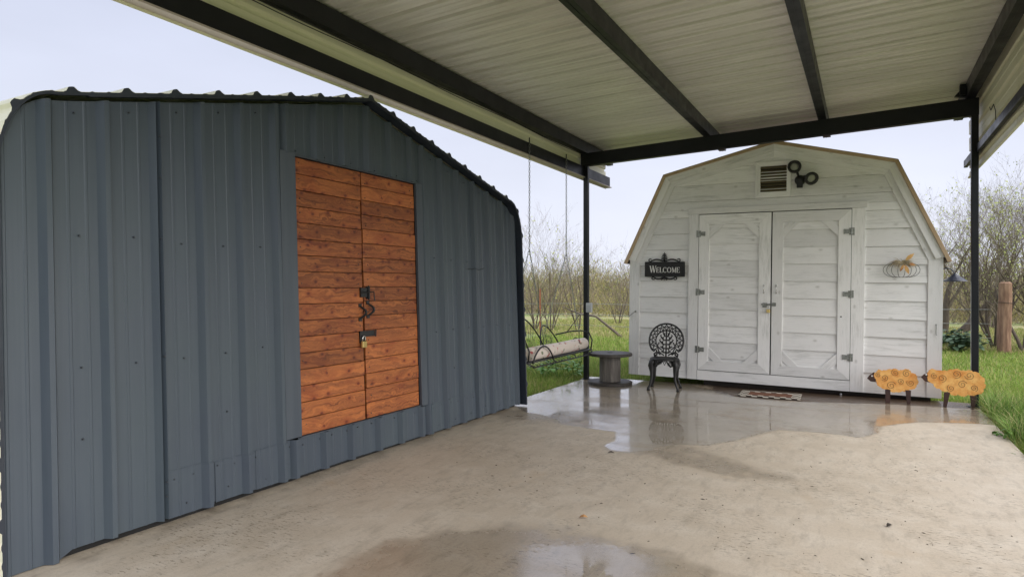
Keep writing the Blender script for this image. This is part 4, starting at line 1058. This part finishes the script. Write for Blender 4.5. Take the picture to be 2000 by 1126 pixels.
for y in (7.66, 8.87):
    chain((-3.93, y, 3.40), (-3.93, y, 1.97)); chain((-3.93, y, 1.97), (-3.73, y+.02, .80)); chain((-3.93, y, 1.97), (-4.28, y-.02, .80))
    m = MB(); m.tube([(-3.93, y, 3.46), (-3.93, y, 3.38)], .008, 6); m.tube([(-3.73, y+.02, .80), (-3.73, y+.02, .515)], .005, 5); m.tube([(-4.28, y-.02, .80), (xbk, y-.02, .50)], .005, 5); so_(m, 'hanger')
m = MB(); m.lathe([(.02, -.98), (.065, -.975), (.086, -.94), (.088, -.5), (.083, 0), (.088, .5), (.086, .94), (.065, .975), (.02, .98)], 20)
o = m.obj('bolster_cushion', M['floral'], None, smooth=True); o.location = (-3.80, 8.32, .605); o.rotation_euler = (R(90), 0, R(1.0)); tag(o, 'long faded floral bolster cushion lying on the porch swing seat', 'cushion')

# ------------------------------------------------------------------ vegetation
def bare_tree(name, loc, height, stems, spread, seed, label, cat='tree', group='bare trees along the field edge', lean=(0, 0), r0=.05, leaves=600, depth=5, trunk_h=.0, dens=1.0, leafsize=.03, mat='bark'):
    rd = random.Random(seed); e_ = empty(name, loc, label=label, cat=cat, group=group)
    tr_ = MB(); br = MB(); tips = []
    def grow(p, d, L, r, lvl):
        n = 5 if lvl < 2 else 4; pts = [p]; rr_ = [r]; q = p.copy(); dd = d.copy()
        for k in range(n):
            dd = (dd+Vector((rd.uniform(-1, 1), rd.uniform(-1, 1), rd.uniform(-.6, .9)))*(.16+.03*lvl)).normalized()
            q = q+dd*L/n; pts.append(q.copy()); rr_.append(r*(1-.62*(k+1)/n))
            if lvl >= 2: tips.append(q.copy())
        (tr_ if lvl < 1 else br).tube(pts, rr_, 7 if lvl == 0 else (5 if lvl == 1 else 3), cap=False)
        if lvl >= depth: return
        nb = (4 if lvl == 0 else (4 if lvl < 3 else 3))
        nb = max(2, int(round(nb*dens+rd.uniform(-.4, .6))))
        for k in range(nb):
            i = rd.randint(1, n); a = pts[i]
            nd = (dd+Vector((rd.uniform(-1, 1), rd.uniform(-1, 1), rd.uniform(-.25, .75)))*(.75)).normalized()
            grow(a, nd, L*rd.uniform(.55, .80), max(.0022, rr_[i]*rd.uniform(.55, .8)), lvl+1)
    for s_ in range(stems):
        a = 2*math.pi*s_/stems+rd.uniform(-.5, .5)
        d = Vector((math.cos(a)*spread+lean[0], math.sin(a)*spread+lean[1], 1)).normalized()
        grow(Vector((math.cos(a)*r0*1.5, math.sin(a)*r0*1.5, -.05)), d, height*.45*rd.uniform(.8, 1.1), r0*rd.uniform(.8, 1.1), 0)
    tr_.obj('trunk', M[mat], e_, smooth=True); 
    o = fast_tubes('branches', br, M[mat] if depth < 4 else M['twig'], e_)
    if leaves:
        lf = MB()
        for k in range(leaves):
            p = rd.choice(tips)+Vector((rd.gauss(0, .05), rd.gauss(0, .05), rd.gauss(0, .05)))
            a = Vector((rd.uniform(-1, 1), rd.uniform(-1, 1), rd.uniform(-1, 1))).normalized()*leafsize*rd.uniform(.6, 1.4); b = a.orthogonal()*.5
            lf.add([p, p+a*.5+b, p+a, p+a*.5-b], [(0, 1, 2, 3)])
        fast_tubes('leaves', lf, M['twigg'], e_)
    return e_
def fast_tubes(name, mb, m, parent):
    me = bpy.data.meshes.new(name); me.from_pydata(mb.v, [], mb.f); me.materials.append(m); o = bpy.data.objects.new(name, me); C.objects.link(o); o.parent = parent; return o
G0 = -.11
bare_tree('mesquite_tree', (2.55, 26.5, G0), 5.2, 2, .35, 11, 'big leaning tree with thick grey trunk between the white shed and the right post', r0=.15, lean=(.55, 0), leaves=1000, depth=5, leafsize=.05, group=None)
bare_tree('mesquite_tree', (2.92, 20.4, G0), 4.4, 5, .35, 12, 'many stemmed bare tree between the right carport post and the cedar fence post', r0=.045, lean=(.05, 0), leaves=500, dens=.85, group=None)
bare_tree('mesquite_tree', (3.42, 19.6, G0), 4.0, 5, .4, 13, 'dark stemmed bare tree right of the cedar fence post', r0=.05, lean=(.25, 0), leaves=350, dens=.85, group=None)
bare_tree('mesquite_tree', (3.9, 20.5, G0), 4.4, 3, .4, 14, 'bare tree with yellow green buds at the right edge', r0=.06, leaves=800, dens=.9, group=None, leafsize=.045)
bare_tree('mesquite_tree', (5.2, 24, G0), 5.2, 3, .4, 15, 'taller bare tree behind the ones at the right edge', r0=.08, leaves=900, group=None, leafsize=.05)
bare_tree('mesquite_tree', (1.7, 31, G0), 5.6, 3, .4, 16, 'far bare tree half hidden behind the right eave of the white shed', r0=.08, leaves=900, group=None, leafsize=.05)
bare_tree('mesquite_tree', (4.2, 31, G0), 6.0, 3, .4, 19, 'far bare tree seen over the cedar fence post', r0=.08, leaves=900, group=None, leafsize=.05)
for i, (px, py, hh_, sd_, lb) in enumerate(((-10.8, 21.5, 4.3, 21, 'slender bare sapling nearest the metal shed, behind the swing chains'), (-10.0, 21.2, 4.6, 22, 'slender bare sapling in the middle behind the swing'), (-9.2, 21.8, 4.2, 23, 'slender bare sapling just left of the left carport post'), (-9.3, 26.5, 3.4, 24, 'bushy bare sapling right of the left carport post'), (-7.4, 26.5, 3.3, 25, 'bushy bare sapling beside the left eave of the white shed'))):
    bare_tree('bare_sapling', (px, py, G0), hh_, 4, .22, sd_, lb, r0=.028, leaves=90, depth=4, dens=.85, group='bare saplings behind the swing', leafsize=.045)
# far scrub as one mass
def scrub():
    n_cl = 1500; V = []; F = []; Cc = []
    cx = rng.uniform(-40, 30, n_cl); cy = rng.uniform(40, 62, n_cl); ch = rng.uniform(2.3, 4.2, n_cl)
    near = rng.random(n_cl) < .25; cy[near] = rng.uniform(33, 40, near.sum()); ch[near] = rng.uniform(.9, 1.9, near.sum())
    NT = 115
    base = np.stack([cx, cy, np.full(n_cl, G0)], -1).repeat(NT, 0); hh_ = ch.repeat(NT); N_ = len(base)
    t0 = rng.beta(1.25, 1.35, N_)*1.0
    ctr = base+np.stack([rng.normal(0, .75, N_), rng.normal(0, .75, N_), hh_*t0], -1)
    L = rng.uniform(.25, .9, N_)*np.where(t0 > .7, .8, 1); d = np.stack([rng.normal(0, .5, N_), rng.normal(0, .5, N_), rng.uniform(.3, 1.2, N_)], -1); d /= np.linalg.norm(d, axis=1)[:, None]
    wv = np.cross(d, rng.normal(0, 1, (N_, 3))); wv /= np.linalg.norm(wv, axis=1)[:, None]; wd = rng.uniform(.008, .028, N_)[:, None]
    a = ctr-d*L[:, None]/2; b = ctr+d*L[:, None]/2
    verts = np.stack([a-wv*wd, a+wv*wd, b], 1).reshape(-1, 3); faces = np.arange(len(verts)).reshape(-1, 3)
    pal = np.array([(.23, .185, .13), (.30, .24, .17), (.18, .15, .11), (.32, .29, .11), (.38, .34, .14), (.20, .22, .085)])
    clk = rng.integers(0, 6, n_cl); ci = np.where(rng.random(N_) < .55, clk.repeat(NT), rng.integers(0, 6, N_))
    col = pal[ci]*rng.uniform(.75, 1.25, N_)[:, None]; col = np.concatenate([col, np.ones((N_, 1))], 1).repeat(3, 0)
    o = fast_mesh('far_scrub', verts, faces, M['grass'], col); tag(o, 'far belt of bare tan scrub and yellowish brush across the field', 'scrub', kind='stuff')
scrub()
# grass
def blades(pts, hgt, wdt, pal, seed):
    r = np.random.default_rng(seed); N_ = len(pts); P = pts
    az = r.uniform(0, 2*math.pi, N_); d = np.stack([np.cos(az), np.sin(az), np.zeros(N_)], -1); az2 = r.uniform(0, 2*math.pi, N_); wv = np.stack([np.cos(az2), np.sin(az2), np.zeros(N_)], -1)*wdt[:, None]
    bend = r.uniform(.1, .85, N_)[:, None]*hgt[:, None]; up = np.array([0, 0, 1.])
    m1 = P+up*hgt[:, None]*.55+d*bend*.25; t = P+up*hgt[:, None]*(1-.25*bend/hgt[:, None])+d*bend
    V = np.stack([P-wv, P+wv, m1-wv*.75, m1+wv*.75, t], 1).reshape(-1, 3)
    b = (np.arange(N_)*5)[:, None]; F = np.concatenate([b+np.array([0, 1, 3]), b+np.array([0, 3, 2]), b+np.array([2, 3, 4])], 0)
    c = pal[r.integers(0, len(pal), N_)]*r.uniform(1.1, 2.0, N_)[:, None]; c = np.concatenate([c, np.ones((N_, 1))], 1).repeat(5, 0)
    return V, F, c
def grass():
    pal = np.array([(.12, .19, .03), (.16, .24, .045), (.09, .15, .025), (.21, .27, .06), (.18, .22, .05), (.30, .26, .12)])
    paly = np.array([(.15, .19, .05), (.26, .24, .10), (.32, .27, .14), (.19, .23, .06)])
    zones = [ # x0,x1,y0,y1,count,hmin,hmax,w,pal
        (-5.6, -3.99, 6.8, 12.5, 52000, .05, .20, .0035, pal), (-3.99, 1.3, 9.97, 12.5, 26000, .04, .16, .0035, pal),
        (-9, -3.2, 12.5, 19, 40000, .05, .17, .006, pal), (-13, -5, 19, 30, 26000, .06, .22, .011, paly),
        (1.23, 1.7, 3.5, 10.5, 20000, .08, .30, .0035, pal), (1.5, 2.6, 4.5, 12, 30000, .08, .34, .004, pal),
        (.4, 5.5, 10.3, 19, 50000, .05, .17, .006, pal), (.8, 8.5, 19, 30, 26000, .07, .22, .011, paly),
    ]
    Vs = []; Fs = []; Cs = []; k = 0
    for zi, (x0, x1, y0, y1, n_, h0, h1, wd, pl) in enumerate(zones):
        r = np.random.default_rng(100+zi)
        # clumped placement
        nc = n_//30; cc = np.stack([r.uniform(x0, x1, nc), r.uniform(y0, y1, nc)], -1); hc = r.uniform(.5, 1.15, nc)
        ci = r.integers(0, nc, n_); p = cc[ci]+r.normal(0, .07 if wd < .005 else .16, (n_, 2)); un = r.random(n_) < .45
        p[un] = np.stack([r.uniform(x0, x1, un.sum()), r.uniform(y0, y1, un.sum())], -1)
        hh_ = r.uniform(h0, h1, n_)*np.where(un, .8, hc[ci])
        ok = ~((p[:, 0] > SX0-.015) & (p[:, 0] < SX1+.012) & (p[:, 1] < SY1+.01)); ok &= ~((p[:, 0] > -10) & (p[:, 0] < -3.9) & (p[:, 1] < 7.15))
        p, hh_ = p[ok], hh_[ok]
        V, F, c_ = blades(np.concatenate([p, np.full((len(p), 1), G0)], 1), hh_, np.full(len(p), wd)*r.uniform(.7, 1.3, len(p)), pl, zi)
        Vs.append(V); Fs.append(F+k); Cs.append(c_); k += len(V)
    o = fast_mesh('grass', np.concatenate(Vs), np.concatenate(Fs), M['grass'], np.concatenate(Cs)); tag(o, 'bright green short grass around the slab and across the field', 'grass', kind='stuff')
    # tall clumps beside the slab
    r = np.random.default_rng(5); palt = np.array([(.10, .18, .03), (.15, .25, .055), (.20, .29, .08), (.07, .13, .02), (.30, .28, .13), (.05, .10, .02)])
    Vs = []; Fs = []; Cs = []; k = 0
    for i in range(46):
        cx, cy = r.uniform(1.30, 2.3), r.uniform(6.2, 10.2); n_ = 200
        if i < 12: cx, cy = r.uniform(1.27, 1.45), r.uniform(7.6, 9.9)
        p = np.stack([r.normal(cx, .07, n_), r.normal(cy, .09, n_), np.full(n_, G0)], -1)
        ok = ~((p[:, 0] < SX1+.01) & (p[:, 1] < SY1)); p = p[ok]
        V, F, c_ = blades(p, r.uniform(.16, .44, len(p))*r.uniform(.6, 1.15), np.full(len(p), .0036), palt, 50+i); Vs.append(V); Fs.append(F+k); Cs.append(c_); k += len(V)
    o = fast_mesh('tall_grass', np.concatenate(Vs), np.concatenate(Fs), M['grass'], np.concatenate(Cs)); tag(o, 'taller arching grass clumps along the right edge of the slab', 'grass', kind='stuff')
grass()
# broad leaf weeds
def weed(loc, seed, n_, hh_, mat, label, cat, group, ls=.06, name='leafy_weed'):
    rd = random.Random(seed); e_ = empty(name, loc, label=label, cat=cat, group=group); s_ = MB(); l_ = MB()
    for k in range(n_):
        a = rd.uniform(0, 6.28); rr_ = rd.uniform(.02, hh_*.9); h = hh_*rd.uniform(.5, 1)*(1-.3*rr_/hh_); tip = Vector((math.cos(a)*rr_, math.sin(a)*rr_, h))
        s_.tube([(0, 0, 0), tuple(tip*.55+Vector((0, 0, h*.15))), tuple(tip)], [.005, .004, .002], 4)
        for q in range(3):
            b = a+rd.uniform(-1, 1); d = Vector((math.cos(b), math.sin(b), rd.uniform(-.4, .5))).normalized(); c = d.cross(Vector((0, 0, 1))).normalized(); L = ls*rd.uniform(.7, 1.5); P = []
            st_ = tip*(1-.15*q)
            for t, w_ in ((0, .1), (.25, .8), (.5, 1), (.75, .7), (1, 0)):
                for sg_ in (1, -1): P.append(st_+d*L*t+c*L*.38*w_*sg_+Vector((0, 0, .015*abs(w_)-.03*t*t)))
            l_.add(P, [(2*i, 2*i+1, 2*i+3, 2*i+2) for i in range(4)])
    s_.obj('stem', M[mat], e_); l_.obj('foliage', M[mat], e_)
for x, y, h, sd_, lb in ((-4.75, 9.75, .42, 1, 'left broad leaved green weed under the swing'), (-4.52, 9.9, .52, 2, 'tallest broad leaved green weed, in the middle under the swing'), (-4.30, 10.15, .40, 3, 'right broad leaved green weed next to the left carport post')):
    weed((x, y, G0), sd_, 12, h, 'weed', lb, 'weed', 'broad leaved weeds by the slab', .085)
weed((1.95, 18.8, G0), 8, 130, .62, 'sage', 'low grey green shrub behind the right corner of the white shed', 'shrub', None, .14, 'low_shrub')
for i, (x, y, lb) in enumerate(((1.33, 7.1, 'small broad leaved weed at the slab edge nearest the camera'), (1.31, 7.9, 'small broad leaved weed on the slab edge below the tall grass'), (1.5, 6.6, 'second small weed in the tall grass by the slab edge'))):
    weed((x, y, G0), 30+i, 16, .22, 'weed', lb, 'weed', None, .055)
# fence: cedar post, rusty t-post, wires
m = MB(); m.tube([(0, 0, -.2), (0, 0, .4), (.015, 0, .9), (.02, 0, 1.3), (.03, 0, 1.68), (.03, 0, 1.72)], [.15, .145, .14, .135, .13, .09], 11)
random.seed(3)
for i, p in enumerate(m.v): m.v[i] = (p[0]+mnoise.noise((p[0]*9, p[1]*9, p[2]*2))*.03, p[1], p[2])
fc = empty('fence_post', (2.90, 19.1, G0), label='thick reddish cedar fence post standing in the grass at the right', cat='post')
m.obj('post', M['cedarpost'], fc, smooth=False)
m = MB(); m.tube([(math.cos(t)*.16+.02, math.sin(t)*.16, 1.22+.01*math.sin(t*2)) for t in np.linspace(0, 2*math.pi, 16)[:-1]], .006, 4, closed=True); m.obj('wire_wrap', M['dark'], fc)
wf = empty('wire_fence', (-9.6, 19.5, G0), label='low wire fence with rusty steel post crossing the field behind the swing', cat='fence')
m = MB(); m.box(-.02, .02, -.004, .004, -.1, 1.55); m.box(-.004, .004, -.035, .0, -.1, 1.55)
for k in range(12): m.box(-.012, .012, .004, .012, .2+k*.1, .225+k*.1)
m.obj('steel_post', M['rust'], wf)
for x in (3.6, 7.2):
    m = MB(); m.box(x-.016, x+.016, -.02, .02, -.1, 1.2); m.obj('steel_post', M['rust'], wf)
for z in (.35, .7, 1.05):
    m = MB(); m.tube([(x, 0, z+.02*math.sin(x)) for x in np.linspace(-6, 12.3, 20)], .007, 4); m.obj('fence_wire', M['zinc'], wf)
m = MB(); m.tube([(-8.9, 19.7, .85), (-8.2, 19.6, .62), (-7.55, 19.4, .55), (-7.0, 19.3, .18), (-6.6, 19.2, -.1)], [.012, .03, .035, .04, .045], 6); m.tube([(-8.2, 19.6, .62), (-8.5, 19.9, .35), (-8.9, 20, -.1)], [.02, .015, .02], 5)
o = m.obj('dead_branch', M['bark'], None, smooth=True); tag(o, 'dead grey branch lying on the wire fence between the left post and the white shed', 'branch')

# leaves and grit on the slab
def fallen(x, y, an, L, label, mat='leafy'):
    m = MB(); P = []
    for t, w_ in ((0, .05), (.2, .7), (.5, 1), (.8, .6), (1, 0)):
        for s_ in (1, -1): P.append(((t-.5)*L, w_*L*.28*s_, .004+.010*math.sin(t*3)+.006*w_*(s_ > 0)))
    m.add(P, [(2*i, 2*i+1, 2*i+3, 2*i+2) for i in range(4)]); o = m.obj('fallen_leaf', M[mat], None); o.location = (x, y, .002); o.rotation_euler = (0, 0, an); tag(o, label, 'leaf')
fallen(-1.56, 3.79, .4, .055, 'single orange brown leaf lying on the concrete near the front puddle')
fallen(.13, 4.55, .9, .05, 'dark wet leaf lying on the dry concrete at the right', 'skid')
fallen(-1.96, 5.39, .2, .06, 'dark wet leaf lying beside the tip of the large puddle', 'skid')
m = MB(); rd = random.Random(9)
for k in range(300):
    cxy = rd.choice(((.2, 4.5), (-1.2, 4.6), (-2.2, 4.4), (0.0, 6.2), (-.3, 3.4), (-1.0, 7.8), (.9, 5.2)))
    x = rd.gauss(cxy[0], .55); y = rd.gauss(cxy[1], .5)
    if not (-3.4 < x < 1.1 and 1.8 < y < 9): continue
    a = rd.uniform(0, 3.14); L = rd.uniform(.002, .010)*(1 if k % 9 else 2.0); wd = L*rd.uniform(.15, .5); dx, dy = math.cos(a)*L, math.sin(a)*L; ex, ey = -math.sin(a)*wd, math.cos(a)*wd; h = rd.uniform(.002, .005)
    m.add([(x-dx, y-dy, .001), (x+ex, y+ey, .001), (x+dx, y+dy, .001), (x-ex, y-ey, .001), (x, y, .001+h)], [(0, 1, 4), (1, 2, 4), (2, 3, 4), (3, 0, 4)])
o = m.obj('grit', M['skid'], None); tag(o, 'scattered crumbs of mud and leaf bits on the concrete', 'debris', kind='stuff')
